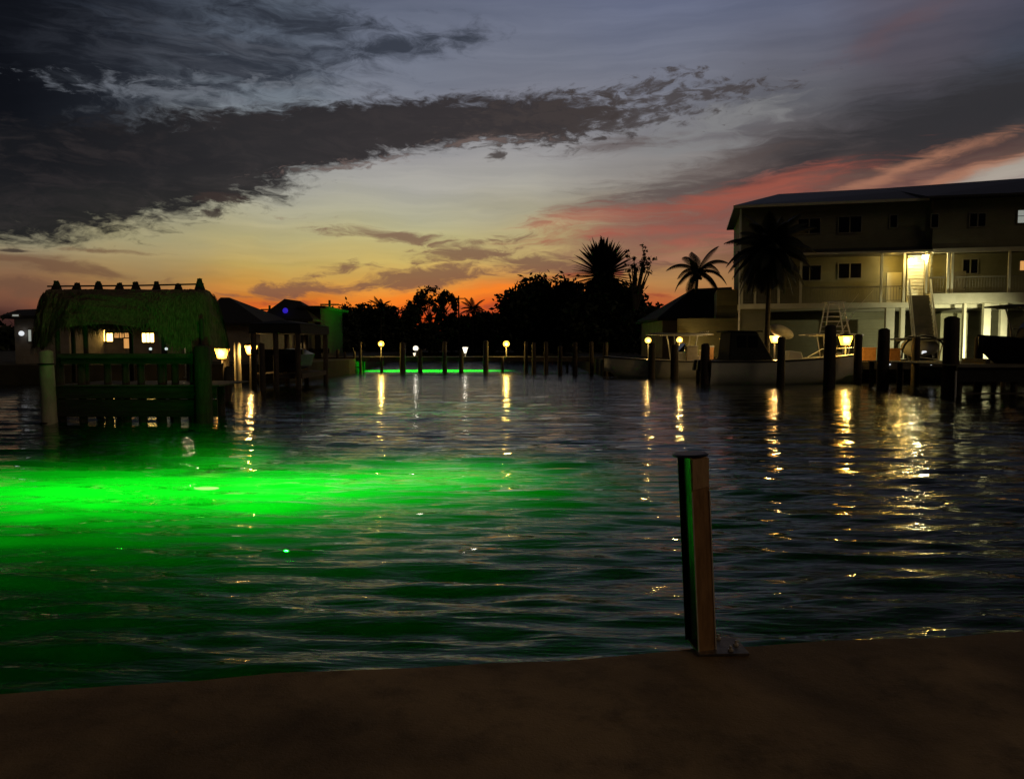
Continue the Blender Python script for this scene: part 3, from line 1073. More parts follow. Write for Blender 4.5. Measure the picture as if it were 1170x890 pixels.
# underwater lamps
def underwater_light(px, py, z, label, watts, r, lens, spill, kids=((0, 0),), aim=None):
    c = G(px, py, z)
    t = thing('underwater_light', label, 'lamp', c, 0, None)
    b = MB()
    b.tube([(0, 0, -.30), (0, 0, -.07)], .02, 8)
    b.build('stand', 'darkmetal', t)
    b = MB()
    b.tube([(0, 0, -.07), (0, 0, -.03)], [.05, .09], 16)
    b.build('housing', 'darkmetal', t)
    b = MB()
    b.ball((0, 0, .02), lens, 16, 8, (3.2, 1.0, .4))  # stretched wide so the lens takes the shape of the lamp's smeared glow
    b.build('lens', 'green_lens', t, smooth=True)
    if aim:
        s = point('bulb', (1.5, -1.2, -spill), (.02, 1.0, .02), aim[1], t, None, 0.0, 38)  # added unseen spot that throws green onto the hut
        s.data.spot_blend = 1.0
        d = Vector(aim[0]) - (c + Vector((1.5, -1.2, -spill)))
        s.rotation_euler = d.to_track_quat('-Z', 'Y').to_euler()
    for x, y, k in kids:
        s = point('bulb', (x, y, -spill), (.004, 1.0, .012), watts[0] * k, t, None, r, watts[1])  # unseen spots spread around the lamp, added to widen its glow
        s.rotation_euler = (PI, 0, 0)
        s.data.spot_blend = 1.0 if watts[1] > 120 else .4


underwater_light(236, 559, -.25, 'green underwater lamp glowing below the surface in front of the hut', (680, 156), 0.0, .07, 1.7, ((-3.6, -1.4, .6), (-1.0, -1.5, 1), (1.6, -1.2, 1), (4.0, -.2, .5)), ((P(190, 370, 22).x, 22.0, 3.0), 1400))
underwater_light(480, 423, -.25, 'green underwater lamp shining in the water beneath the far pier', (5600, 106), 0.0, .10, 2.4,
                 ((-1.6, -9, .7), (1.0, -9, 1), (3.6, -8.8, 1), (6.0, -8.6, .6)))


# ------------------------------------------------------------------ houses on the far banks
def house(name, label, px0, px1, ye, Y, roof, wall='greyhouse', rm='darkroof', depth=9.0, zb=1.1, over=.5, cat='house'):
    """px0..px1 wall, ye eave row; roof = list of (px,py) ridge ends"""
    x0, x1 = P(px0, ye, Y).x, P(px1, ye, Y).x
    ze = P(px0, ye, Y).z
    o = Vector(((x0 + x1) / 2, Y, zb))
    t = thing(name, label, cat, o)
    b = MB()
    b.box((x0, Y, zb - .3), (x1, Y + depth, ze))
    b.build('wall', wall, t, o)
    yr = Y + depth / 2
    r0, r1 = P(roof[0][0], roof[0][1], yr), P(roof[1][0], roof[1][1], yr)
    b = MB()
    a0, a1 = Vector((x0 - over, Y - over, ze - .02)), Vector((x1 + over, Y - over, ze - .02))
    c0, c1 = Vector((x0 - over, Y + depth + over, ze - .02)), Vector((x1 + over, Y + depth + over, ze - .02))
    lo = Vector((0, 0, .18))
    b.add([a0, a1, c1, c0, a0 + lo, a1 + lo, c1 + lo, c0 + lo, r0, r1],
          [(3, 2, 1, 0), (0, 1, 5, 4), (1, 2, 6, 5), (2, 3, 7, 6), (3, 0, 4, 7), (4, 5, 9, 8), (5, 6, 9), (6, 7, 8, 9), (7, 4, 8)])
    b.build('roof', rm, t, o)
    return t, o


def pane(t, o, px0, py0, px1, py1, Y, m, bars=1, name='window'):
    a, c = P(px0, py1, Y), P(px1, py0, Y)
    w = .05
    b = MB()
    for q in ((a.x - w, a.z - w, c.x + w, a.z), (a.x - w, c.z, c.x + w, c.z + w), (a.x - w, a.z, a.x, c.z), (c.x, a.z, c.x + w, c.z)):
        b.box((q[0], Y - .06, q[1]), (q[2], Y - .004, q[3]))
    for i in range(bars):
        x = a.x + (c.x - a.x) * (i + 1) / (bars + 1)
        b.box((x - .025, Y - .05, a.z), (x + .025, Y - .005, c.z))
    f = b.build(name, 'frame', t, o)
    b = MB()
    b.box((a.x, Y - .03, a.z), (c.x, Y - .003, c.z))
    b.build('pane', m, f, o)
    return f


t, o = house('house', 'small grey house with flat dark roof at the far edge beyond the hut', 16, 78, 364, 46, [(20, 354), (70, 352)], 'greyhouse', 'darkroof', 8)
pane(t, o, 14.5, 359.5, 22, 361.5, 45.4, 'window_pale', 0)
pane(t, o, 33, 377, 36, 390, 46, 'window_pale', 0)
c = P(24.5, 381, 45.7)
w_ = MB()
w_.ball(c, .15, 10, 8)
w_.build('wall_lamp', 'dimwhite', t, o, smooth=True)
t, o = house('house', 'long low house with warm lit windows seen under the thatch of the hut', 80, 182, 376, 50, [(95, 366), (170, 366)], 'greyhouse', 'darkroof', 9)
for a, b_, y0, y1, m_ in ((81, 97, 377, 390, 'window_lit'), (100.5, 120, 377, 390, 'window_lit'), (122.5, 129, 381, 390, 'window_lit'), (131, 148, 380.5, 386, 'orange_glow'),
                          (142, 149, 386.5, 398, 'orange_glow'), (163, 176, 381, 391, 'window_lit')):  # orange panes stand for lamplit wall, made as glowing window shapes
    pane(t, o, a, y0, b_, y1, 50, m_, 2 if b_ - a > 10 else 0)
for px in (80, 85):
    b = MB()
    b.beam(P(px, 391, 49.2), P(82.5 + (px - 82.5) * 1.6, 402, 49.2), .12, .1)
    b.build('porch_brace', 'greywood', t, o)
t, o = house('house', 'dark house with hipped roof standing just past the thatched hut', 236, 297, 372, 52, [(252, 340), (262, 340)], 'greyhouse', 'darkroof', 9)
t, o = house('house', 'dark gabled house with a small blue light beside the utility pole', 303, 352, 367, 60, [(325, 341.5), (343, 344)], 'darkroof', 'darkroof', 8)
c = P(326, 355, 60.9)
b = MB()
b.ball(c, .22, 10, 8)
b.build('blue_lamp', 'bluelamp', t, o, smooth=True)
t, o = house('house', 'dark low house with flat roof beside the utility pole', 348, 366, 352, 62, [(350, 349.5), (360, 349.5)], 'darkroof', 'darkroof', 8)
t, o = house('house', 'low house with dark pitched roof between palms and apartment building', 757, 836, 366, 62, [(792, 330), (836, 328)], 'greyhouse', 'darkroof', 10, 1.15)

# utility poles
for px, yt, Y, lb in ((308, 349, 78, 'thin dark utility pole with crossarm between the two gabled roofs'), (376.5, 343, 74, 'short stout utility pole past the flat roofed house'),
                      (524, 338, 118, 'tall thin utility pole beside the airy round tree')):
    c = P(px, yt, Y)
    t = thing('utility_pole', lb, 'pole', (c.x, Y, 1.0))
    b = MB()
    b.tube([(0, 0, -.3), (0, 0, c.z - 1)], [.16, .11], 10)
    b.build('pole', 'bark', t)
    b = MB()
    b.box((-.9, -.06, c.z - 1.5), (.9, .06, c.z - 1.36))
    b.build('crossarm', 'bark', t)


# ------------------------------------------------------------------ trees
def leaves(points, size, r, flat=1.0):
    n = len(points)
    d1 = r.normal(size=(n, 3))
    d1 /= np.linalg.norm(d1, axis=1)[:, None]
    d2 = np.cross(d1, r.normal(size=(n, 3)))
    d2 /= np.linalg.norm(d2, axis=1)[:, None]
    sz = size * r.uniform(.6, 1.3, (n, 1))
    v = np.stack([points - d1 * sz, points + d2 * sz * .45, points + d1 * sz, points - d2 * sz * .45], 1).reshape(-1, 3)
    return v, np.arange(n * 4).reshape(-1, 4)


def tree(name, label, Y, blobs, trunk, n=4500, leaf=.32, seed=1, zb=1.0, hollow=.25, depth=.8, group=None, kind=None):
    """blobs: (px,py,rx,ry) outline pieces in the picture, given real size at distance Y"""
    r = np.random.default_rng(seed)
    s = Y / F
    root = P(trunk, 400, Y)
    root.z = zb
    t = thing(name, label, 'tree', root, 0, group)
    area = sum(b[2] * b[3] for b in blobs)
    pts, tips = [], []
    for (px, py, rx, ry) in blobs:
        c = P(px, py, Y)
        m = int(n * rx * ry / area) + 20
        # leaf clumps spread through the volume, gaps between them
        k = max(6, int(m / 60))
        d = r.normal(size=(k, 3))
        d /= np.linalg.norm(d, axis=1)[:, None]
        rad = r.uniform(hollow, 1.0, (k, 1)) ** .6
        cl = d * rad * np.array([rx * s, min(rx, ry) * s * depth, ry * s])
        cl += np.array(c)
        tips += [Vector(q) for q in cl[:: max(1, k // 7)]]
        cs = min(rx, ry) * s * r.uniform(.09, .24, (k, 1))
        per = max(4, m // k)
        q = np.repeat(cl, per, 0) + r.normal(size=(k * per, 3)) * np.repeat(cs, per, 0)
        pts.append(q)
    pts = np.concatenate(pts)
    pts = pts[pts[:, 2] > zb - .1]
    v, f = leaves(pts - np.array(root), leaf, r)
    np_mesh('crown', v, f, 'leaf', t)
    b = MB()
    top = sum((P(b_[0], b_[1], Y) for b_ in blobs), Vector()) / len(blobs)
    h = top.z - zb
    fork = Vector((root.x * .6 + top.x * .4, Y, zb + h * .45))
    rt = max(.12, h * .045)
    b.tube([root - Vector((0, 0, .3)), root.lerp(fork, .5) + Vector((.1, 0, 0)), fork], [rt * 1.3, rt, rt * .8], 10)
    for q in tips[:14]:
        mid = fork.lerp(q, .5) + Vector((0, 0, .15 * h * .3))
        b.tube([fork, mid, q], [rt * .5, rt * .28, rt * .08], 6)
    b.build('trunk', 'bark', t, root)
    return t


def frond(b, base, d, up, L, droop, lw, ll, n=16, stiff=False):
    pts = []
    p, v = Vector(base), Vector(d).normalized()
    for i in range(n + 1):
        pts.append(p.copy())
        p = p + v * (L / n)
        v = (v + Vector((0, 0, -droop / n))).normalized()
    b.tube(pts, [lw * (1 - .8 * i / n) for i in range(n + 1)], 4, False)
    for i in range(1, n + 1):
        f = i / n
        q = pts[i]
        tdir = (pts[i] - pts[i - 1]).normalized()
        side = tdir.cross(Vector((0, 0, 1)))
        if side.length < .05:
            side = Vector((1, 0, 0))
        side.normalize()
        l = ll * (math.sin(PI * min(1, f * .9 + .08)) ** .6)
        for s in (-1, 1):
            for h in (0, .5):
                q2 = q - tdir * (L / n) * h
                dl = (side * s + tdir * (.9 if stiff else .55) + Vector((0, 0, .12 if stiff else -.75))).normalized() * l
                w = tdir * (L / n) * (.24 if not stiff else .3)
                b.add([q2 - w, q2 + w, q2 + dl * .6 + w * .8, q2 + dl, q2 + dl * .6 - w * .8], [(0, 1, 2, 3, 4)])


def palm(name, label, px, pyc, Y, L, nf, seed, zb=1.1, stiff=False, lean=0.0, rtr=.16, droop=1.3, elev=(-.35, 1.25), cat='palm tree', dead=0):
    r = random.Random(seed)
    c = P(px, pyc, Y)
    root = Vector((c.x - lean, Y, zb))
    t = thing(name, label, cat, root)
    b = MB()
    hh = c.z - zb
    pts = [(root.x + lean * (i / 10) ** 1.6, Y, zb - .3 + (hh + .3) * i / 10) for i in range(11)]
    b.tube(pts, [rtr * (1.35 - .55 * i / 10) * (1.06 if i % 2 else .96) for i in range(11)], 12)
    b.build('trunk', 'bark', t, root, smooth=True)
    b = MB()
    for i in range(nf):
        a = 2 * PI * (i * .618034) + r.uniform(-.2, .2)
        f = i / max(1, nf - 1)
        e = elev[0] + (elev[1] - elev[0]) * f
        d = Vector((math.cos(a) * math.cos(e), math.sin(a) * math.cos(e), math.sin(e)))
        frond(b, c + d * .1, d, None, L * r.uniform(.82, 1.08), droop * r.uniform(.7, 1.2), .035 if not stiff else .03, L * (.24 if not stiff else .11), 16, stiff)
    for i in range(dead):
        a = r.uniform(0, 6.28)
        d = Vector((math.cos(a) * .5, math.sin(a) * .5, -.85))
        frond(b, c, d, None, L * .6, .6, .03, L * .2, 10)
    b.build('crown', 'palm', t, root)
    if not stiff:
        b = MB()
        for i in range(9):
            a = r.uniform(0, 6.28)
            b.ball(c + Vector((.28 * math.cos(a), .28 * math.sin(a), -.25 - r.uniform(0, .25))), .13, 8, 6)
        b.build('coconuts', 'bark', t, root)
    return t


YT = 112.0
tree('round_tree', 'dense round dark tree beside the spiky palm', YT, [(624, 351, 46, 31), (600, 366, 30, 34), (645, 362, 34, 34), (625, 385, 52, 24), (590, 345, 14, 10)], 622, 34000, .46, 21, 1.0, .1)
tree('broad_tree', 'broad dark tree heaped under the spiky palm', 104, [(695, 355, 38, 30), (672, 372, 34, 30), (720, 368, 36, 28), (705, 390, 62, 20), (690, 330, 20, 16)], 698, 34000, .44, 22, 1.1, .1)
tree('airy_tree', 'airy round tree with sky showing through its crown', 120, [(493, 341, 22, 11), (510, 345, 13, 11), (474, 346, 13, 9), (490, 358, 24, 9), (517, 352, 6, 10)], 492, 4200, .30, 23, 1.0, .5)
tree('bushy_tree', 'low bushy dark tree beside the airy round tree', 118, [(462, 362, 26, 14), (440, 372, 30, 22), (470, 385, 40, 18)], 455, 13000, .32, 24, 1.0, .1)
tree('bushy_tree', 'wide dark tree behind the first yellow globe lamp', 125, [(410, 364, 30, 15), (392, 370, 24, 18), (425, 385, 44, 18)], 408, 14000, .32, 25, 1.0, .1)
tree('bushy_tree', 'dark tree filling the gap past the short utility pole', 110, [(365, 368, 22, 12), (352, 378, 22, 18), (380, 388, 34, 16)], 364, 11000, .32, 26, 1.0, .1)
tree('bushy_tree', 'low dark tree behind the white cone lamp', 122, [(540, 376, 30, 15), (560, 370, 20, 12), (520, 372, 18, 14), (545, 392, 44, 12)], 538, 13000, .32, 27, 1.0, .1)
tree('bushy_tree', 'low dark tree sloping down beside the hipped house roof', 84, [(735, 372, 22, 18), (750, 364, 14, 10), (745, 390, 34, 16)], 738, 12000, .26, 28, 1.1, .1)
tree('shrub', 'small shrub leaning out beside the dark hipped house', 66, [(288, 366, 9, 8), (295, 374, 10, 10)], 290, 1800, .18, 29, 1.1, .1)
tree('shrub', 'low shrub at the foot of the two gabled roofs', 66, [(300, 379, 12, 9), (310, 384, 16, 10)], 305, 2200, .18, 30, 1.1, .1)
tree('shrub', 'small pale shrub with thin leaves behind the middle piling', 100, [(507, 386, 9, 6), (513, 380, 8, 6)], 508, 500, .3, 31, 1.0, .3)
tree('airy_tree', 'sparse feathery tree with thin upright sprays behind the spiky palm', 100,
     [(731, 300, 9, 16), (722, 310, 8, 16), (741, 307, 8, 10), (716, 296, 4, 13), (735, 286, 5, 7), (744, 298, 6, 5), (728, 326, 14, 12)], 722, 1500, .17, 32, 1.1, .2)
for i, (px, py, L_) in enumerate(((435, 352, 2.2), (540, 354, 2.4))):
    palm('small_palm', ('small dark palm poking above the trees beyond the first yellow globe', 'small dark palm poking above the low trees past the airy tree')[i], px, py, 116, L_, 16, 40 + i, 1.0, False, 0, .12)
palm('spiky_palm', 'spiky round headed palm with stiff straight leaves above the broad tree', 689, 316, 106, 5.0, 210, 50, 1.1, True, 0, .3, .18, (-.55, 1.5))
palm('coconut_palm', 'coconut palm with drooping fronds before the apartment building end', 797, 312, 66, 2.9, 17, 51, 1.15, False, .3, .15, 1.9, (-.25, 1.25))
palm('coconut_palm', 'large full coconut palm with slim trunk in front of the apartment building', 880, 287, 46.2, 2.85, 62, 61, 1.15, False, .1, .13, 1.75, (-1.0, 1.35), 'palm tree', 12)

# the low wood that closes the view
r = np.random.default_rng(77)
pts = []
for px in np.linspace(-90, 1260, 260):
    Y = 150 + r.uniform(0, 14)
    top = 370 + 7 * math.sin(px * .043) + 5 * math.sin(px * .11 + 1) + r.uniform(-3, 3)
    h = P(px, top, Y).z - 1.0
    k = 60
    pts.append(np.stack([P(px, 390, Y).x + r.normal(0, 1.6, k), Y + r.normal(0, 2.0, k), 1.0 + h * r.uniform(0, 1, k) ** .8], 1))
pts = np.concatenate(pts)
v, f = leaves(pts, 1.0, r)
tag(np_mesh('treeline', v, f, 'leaf'), kind='stuff')


# ------------------------------------------------------------------ the apartment building, right
ANG = math.radians(13.0)
EV, NV = Vector((math.cos(ANG), -math.sin(ANG), 0)), Vector((math.sin(ANG), math.cos(ANG), 0))
BO = P(845, 393, 53)
BO.z = 1.15


def W(px, py, off=0.0):
    d = ray(px, py)
    C = Vector((0, 0, H))
    tt = ((BO - C).dot(NV) + off) / d.dot(NV)
    p = C + d * tt - BO
    return Vector((p.dot(EV), off, p.z))


def apartment():
    t = thing('apartment_building', 'three storey cream apartment building on stilts with balconies and lit stair landing', 'building', BO, -ANG)
    UR = W(1236, 300).x
    uS = W(1062, 300).x
    zE = W(845, 239).z
    zF2 = W(930, 291).z
    zD = W(930, 346.5).z
    zDR = W(1120, 335.5).z

    def bx(name, m, u0, u1, v0, v1, z0, z1, bev=0, par=t):
        b = MB()
        b.box((u0, v0, z0), (u1, v1, z1))
        return b.build(name, m, par, bevel=bev)
    # top storey, middle storey (set back behind the balconies), dark parking storey
    bx('upper_wall', 'stucco', 0, uS, 0, 9.4, zF2 + .12, zE)
    bx('upper_wall', 'stucco', uS + .004, UR, -.45, 9.4, zF2 + .12, zE + .02)
    bx('middle_wall', 'stucco', .06, UR, 1.6, 9.3, zD, zF2 - .02)
    # skirt roof over the balcony and its pale edge
    b = MB()
    b.hexa([(-.25, -.75, zF2 - .04), (uS, -.75, zF2 - .04), (uS, 1.55, zF2 - .04), (-.25, 1.55, zF2 - .04),
            (-.25, -.75, zF2 + .03), (uS, -.75, zF2 + .03), (uS, -.004, zF2 + .36), (-.25, -.004, zF2 + .36)])
    b.build('skirt_roof', 'greyroof', t)
    bx('gutter', 'cream', -.28, uS - .02, -.80, -.752, zF2 - .10, zF2 + .04)
    bx('lintel', 'cream', uS + .01, UR, -.62, -.46, zF2 - .16, zF2 + .12)
    # decks
    bx('balcony_deck', 'cream', -.1, uS - .01, -.05, 1.62, zD - .34, zD)
    bx('balcony_deck', 'cream', uS + .0, UR, -.75, 1.61, zDR - .62, zDR)
    # front railings, posts
    posts = [(848, 0), (863, 0), (890, 0), (915, 0), (1007, 0), (1033, 0), (1058, -.5), (1083, -.5), (1087.5, -.5), (1153, -.5), (1205, -.5)]
    for px, off in posts:
        p = W(px, 320, off + .05)
        b = MB()
        w = .075
        b.box((p.x - w, off, (zD if px < 1050 else zDR)), (p.x + w, off + .15, zF2 - .05))
        b.build('balcony_post', 'cream', t, bevel=.008)
    ps = [W(px, 320, off).x for px, off in posts]
    for i in range(len(ps) - 1):
        if 1033 == posts[i][0]:
            continue
        off = max(posts[i][1], posts[i + 1][1]) if posts[i][0] < 1050 else -.5
        zz = zD if posts[i][0] < 1050 else zDR
        b = MB()
        u0, u1 = ps[i] + .08, ps[i + 1] - .08
        b.box((u0, off + .04, zz + 1.02), (u1, off + .11, zz + 1.09))
        b.box((u0, off + .05, zz + .10), (u1, off + .10, zz + .15))
        n = max(1, int((u1 - u0) / .16))
        for k in range(1, n):
            x = u0 + (u1 - u0) * k / n
            b.box((x - .014, off + .06, zz + .152), (x + .014, off + .088, zz + 1.018))
        b.build('railing', 'frame', t)
    # roof: hip at the free end, ridge running on
    zR = zE + (W(930, 222, 4.6).z - W(930, 238.5, -.5).z) * .94
    b = MB()
    A = [(-.55, -.6, zE), (UR, -.6, zE), (UR, 10, zE), (-.55, 10, zE)]
    A2 = [(x, y, z + .16) for x, y, z in A]
    rd = [(W(890, 222, 4.6).x, 4.7, zR), (UR, 4.7, zR + .25)]
    b.add(A + A2 + rd, [(3, 2, 1, 0), (0, 1, 5, 4), (1, 2, 6, 5), (2, 3, 7, 6), (3, 0, 4, 7), (4, 5, 9, 8), (5, 6, 9), (6, 7, 8, 9), (7, 4, 8)])
    b.build('roof', 'greyroof', t)
    bx('fascia', 'cream', -.60, uS - .3, -.66, -.602, zE - .02, zE + .15)
    # second gable roof over the projecting part
    b = MB()
    u0, u1 = uS - .6, UR
    zz = zE + .03
    b.add([(u0, -1.15, zz), (u1, -1.15, zz), (u1, 4.6, zR + .10), (u0 - 1.2, 4.6, zR - .25), (u0, -1.15, zz + .14), (u1, -1.15, zz + .14), (u1, 4.6, zR + .42), (u0 - 1.2, 4.6, zR + .08), (u0, 4.6, zz)],
          [(0, 1, 2, 3), (4, 7, 6, 5), (0, 4, 5, 1), (3, 2, 6, 7), (0, 3, 7, 4), (1, 5, 6, 2)])
    b.build('roof', 'greyroof', t)
    for px in (870, 880):
        pass
    # windows
    def win(x0, y0, x1, y1, off, panes=2, m='glass'):
        a, c = W(x0, y1, off), W(x1, y0, off)
        w = .07
        b = MB()
        b.box((a.x - w, off - .05, a.z - w), (c.x + w, off - .004, a.z))
        b.box((a.x - w, off - .05, c.z), (c.x + w, off - .004, c.z + w))
        b.box((a.x - w, off - .05, a.z + .001), (a.x, off - .004, c.z - .001))
        b.box((c.x, off - .05, a.z + .001), (c.x + w, off - .004, c.z - .001))
        for k in range(1, panes):
            x = a.x + (c.x - a.x) * k / panes
            b.box((x - .04, off - .045, a.z + .001), (x + .04, off - .004, c.z - .001))
        f = b.build('window', 'frame', t)
        b = MB()
        b.box((a.x + .001, off - .025, a.z + .002), (c.x - .001, off - .003, c.z - .002))
        b.build('pane', m, f)
        return f
    win(912, 250, 937, 267, 0)
    win(958, 247.5, 984, 266, 0)
    win(1017, 246, 1025, 260, 0, 1)
    win(1064, 245, 1072, 260, -.45, 1)
    win(1108, 244, 1126, 259, -.45)
    f = win(1162.5, 240, 1182, 255, -.45, 2, 'window_pale')
    a, c = W(1162.5, 247.6, -.45), W(1182, 247.2, -.45)
    b = MB()
    b.box((a.x, -.50, a.z), (c.x, -.476, c.z + .05))
    b.build('muntin', 'frame', f)
    win(912, 303.5, 938, 320.5, 1.6)
    win(958, 301, 984, 318, 1.6)
    win(1100, 296.5, 1117, 312.5, 1.6)
    win(1165, 298, 1185, 309, 1.6, 1, 'orange_glow')
    for px, w in ((1021, .46), (1094, .45), (870, .45)):
        a = W(px, 340, 1.6)
        b = MB()
        b.box((a.x - w, 1.54, zD + .02), (a.x + w, 1.596, zD + 2.1))
        d = b.build('door', 'cream' if px == 1021 else 'frame', t, bevel=.006)
        b = MB()
        b.ball((a.x + w * .8, 1.52, zD + 1.0), .045, 8, 6)
        b.build('handle', 'darkmetal', d)
    for px, off in ((1060, .1),):
        u = W(px, 320, .8).x
        bx('partition', 'stucco', u - .06, u + .06, off, 1.597, zD + .003, zF2 - .05)
    # stair bay: sided cheek wall lit by the porch lamp
    a, c = W(1036, 336, .5), W(1056, 299, .5)
    b = MB()
    nb = 14
    for k in range(nb):
        z0 = zD + .01 + (zF2 - .16 - zD) * k / nb
        z1 = z0 + (zF2 - .16 - zD) / nb - .006
        b.hexa([(a.x, .46, z0), (c.x, .46, z0), (c.x, .60, z0), (a.x, .60, z0), (a.x, .50, z1), (c.x, .50, z1), (c.x, .60, z1), (a.x, .60, z1)])
    b.build('siding_wall', 'cream', t)
    # stairs running down towards the water
    s0, s1 = W(1036, 338, -.1), W(1058, 338, -.1)
    wst = s1.x - s0.x
    nst = 17
    zt, run = zDR - .05, .2
    b = MB()
    sh = -.4
    for k in range(nst):
        z = zt - zt * (k + 1) / (nst + 1)
        y = -.8 - run * k
        x = s0.x + sh * k / nst
        b.box((x, y - run, z - .05), (x + wst, y + .03, z))
        b.box((x + .02, y - .0, z - .001), (x + wst - .02, y + .02, z + zt / (nst + 1) - .052))
    st = b.build('staircase', 'frame', t)
    for dx in (-.05, wst + .05):
        b = MB()
        p0 = Vector((s0.x + dx, -.8, zt))
        p1 = Vector((s0.x + sh + dx, -.8 - run * nst, .12))
        b.beam(p0 - Vector((0, 0, .15)), p1 - Vector((0, 0, .1)), .06, .32)
        b.beam(p0 + Vector((0, 0, .95)), p1 + Vector((0, 0, .95)), .06, .08)
        for k in range(0, nst + 1, 2):
            q = p0.lerp(p1, k / nst)
            b.box((q.x - .02, q.y - .02, q.z + .03), (q.x + .02, q.y + .02, q.z + .93))
        b.build('handrail', 'cream', st)
    # stilts, parking storey
    for x0, x1, off, zc in ((846, 874, .15, zD - .35), (1012, 1022, .15, zD - .35), (1029, 1034, .15, zD - .35), (1101, 1104, -.2, zDR - .63), (1124, 1132, -.35, zDR - .63), (1143.5, 1151, -.35, zDR - .63), (1200, 1208, -.35, zDR - .63)):
        u0, u1 = W(x0, 370, off).x, W(x1, 370, off).x
        bx('column', 'stucco' if x1 - x0 > 20 else 'cream', u0, u1, off, off + .42, -.3, zc - .003, .015)
    bx('ground_ceiling', 'cream', .02, UR - .02, 1.63, 9.2, zD - .34, zD - .01)
    bx('ground_wall', 'stucco', .4, UR, 7.0, 7.3, -.3, zD - .36)
    a, c = W(878, 366, 3.2), W(1010, 366, 3.2)
    bx('garden_wall', 'stucco', a.x, c.x, 3.2, 3.4, -.3, a.z)
    a, c = W(1075, 358, 1.2), W(1106, 358, 1.2)
    bx('store_room', 'stucco', a.x, c.x, 1.2, 3.6, -.3, a.z)
    # end block and low wing on the free side
    a, c = W(819, 331, 3.2), W(846, 331, 3.2)
    bx('end_block', 'stucco', a.x, -.004, 3.2, 8.5, zD - 1.2, a.z)
    bx('downpipe', 'aluminium', -.13, -.02, -.12, -.02, zF2, zE - .02)
    bx('downpipe', 'aluminium', -.13, -.02, -.12, -.02, -.2, zF2 - .12)
    a, c = W(774, 364, 2.5), W(846, 364, 2.5)
    bx('low_wing', 'stucco', a.x, c.x - .02, 2.5, 6, -.3, a.z)
    # porch lamps
    p = W(1041, 297.5, .30)
    b = MB()
    b.ball(p, .12, 12, 8)
    lampo = b.build('porch_lamp', 'porch', t, smooth=True)
    b = MB()
    b.tube([p + Vector((0, 0, .13)), p + Vector((0, 0, .20))], [.16, .06], 12)
    b.build('shade', 'darkmetal', lampo)
    p = W(1057.5, 293.5, -.55)
    b = MB()
    b.box(p - Vector((.14, .10, .09)), p + Vector((.14, .10, .07)))
    lf = b.build('flood_lamp', glow('flood lamp face', (1.0, .84, .40), 300.0), t)
    b = MB()
    b.box(p + Vector((-.17, -.09, .072)), p + Vector((.17, .12, .13)))
    b.build('shade', 'aluminium', lf)
    p = W(1040, 301, -.3)
    point('bulb', p, (1.0, .62, .10), 42, t, None, .1)
    p = W(1050, 300, 1.0)
    point('bulb', W(1020, 300, .9), (1.0, .62, .10), 26, t, None, .1)  # two unseen lights without fixtures, added to brighten the balcony
    point('bulb', W(1072, 302, .6), (1.0, .66, .14), 26, t, None, .1)
    # ceiling lamp of the parking floor beside the bright stilts
    p = W(1118, 352, -2.0)
    b = MB()
    b.tube([(p.x, -1.2, zDR - .75), (p.x, -1.2, zDR - .64)], [.12, .12], 12)
    return t


apartment()
# garden floodlight by the stilts that makes the right-hand bays bright
c = P(1140, 398, 45.6)
t = thing('garden_lamp', 'small ground floodlight aimed at the bright stilts of the apartment building', 'lamp', (c.x, 45.7, 1.27))
b = MB()
b.box((-.10, -.08, 0), (.10, .08, .06))
b.build('foot', 'darkmetal', t)
b = MB()
b.box((-.12, -.06, .07), (.12, .05, .22))
b.build('housing', 'darkmetal', t)
s = point('bulb', (0, .12, .25), (1.0, .95, .55), 2200, t, None, .08, 112)
s.data.spot_blend = 1.0
s.rotation_euler = (math.radians(90 + 12), 0, 0)


# ------------------------------------------------------------------ boats
def hull_pts(L, B, fb, bowrise=.25, n=18):
    secs = []
    for i in range(n + 1):
        f = i / n
        x = -L / 2 + L * f
        w = B / 2 * (.93 + .07 * min(1, f * 3)) * max(.012, 1 - max(0, (f - .45) / .55) ** 2.3)
        zs = fb * (.92 + bowrise * max(0, f - .3) ** 1.5 / .585)
        zk = -.35 + max(0, (f - .72) / .28) ** 2 * (.35 + zs * .55)
        zc = .02 + max(0, f - .5) * .7 * fb
        xs = x + (f ** 3) * .0
        flare = 1 + .0
        secs.append((xs, w, zs, zk, zc))
    return secs


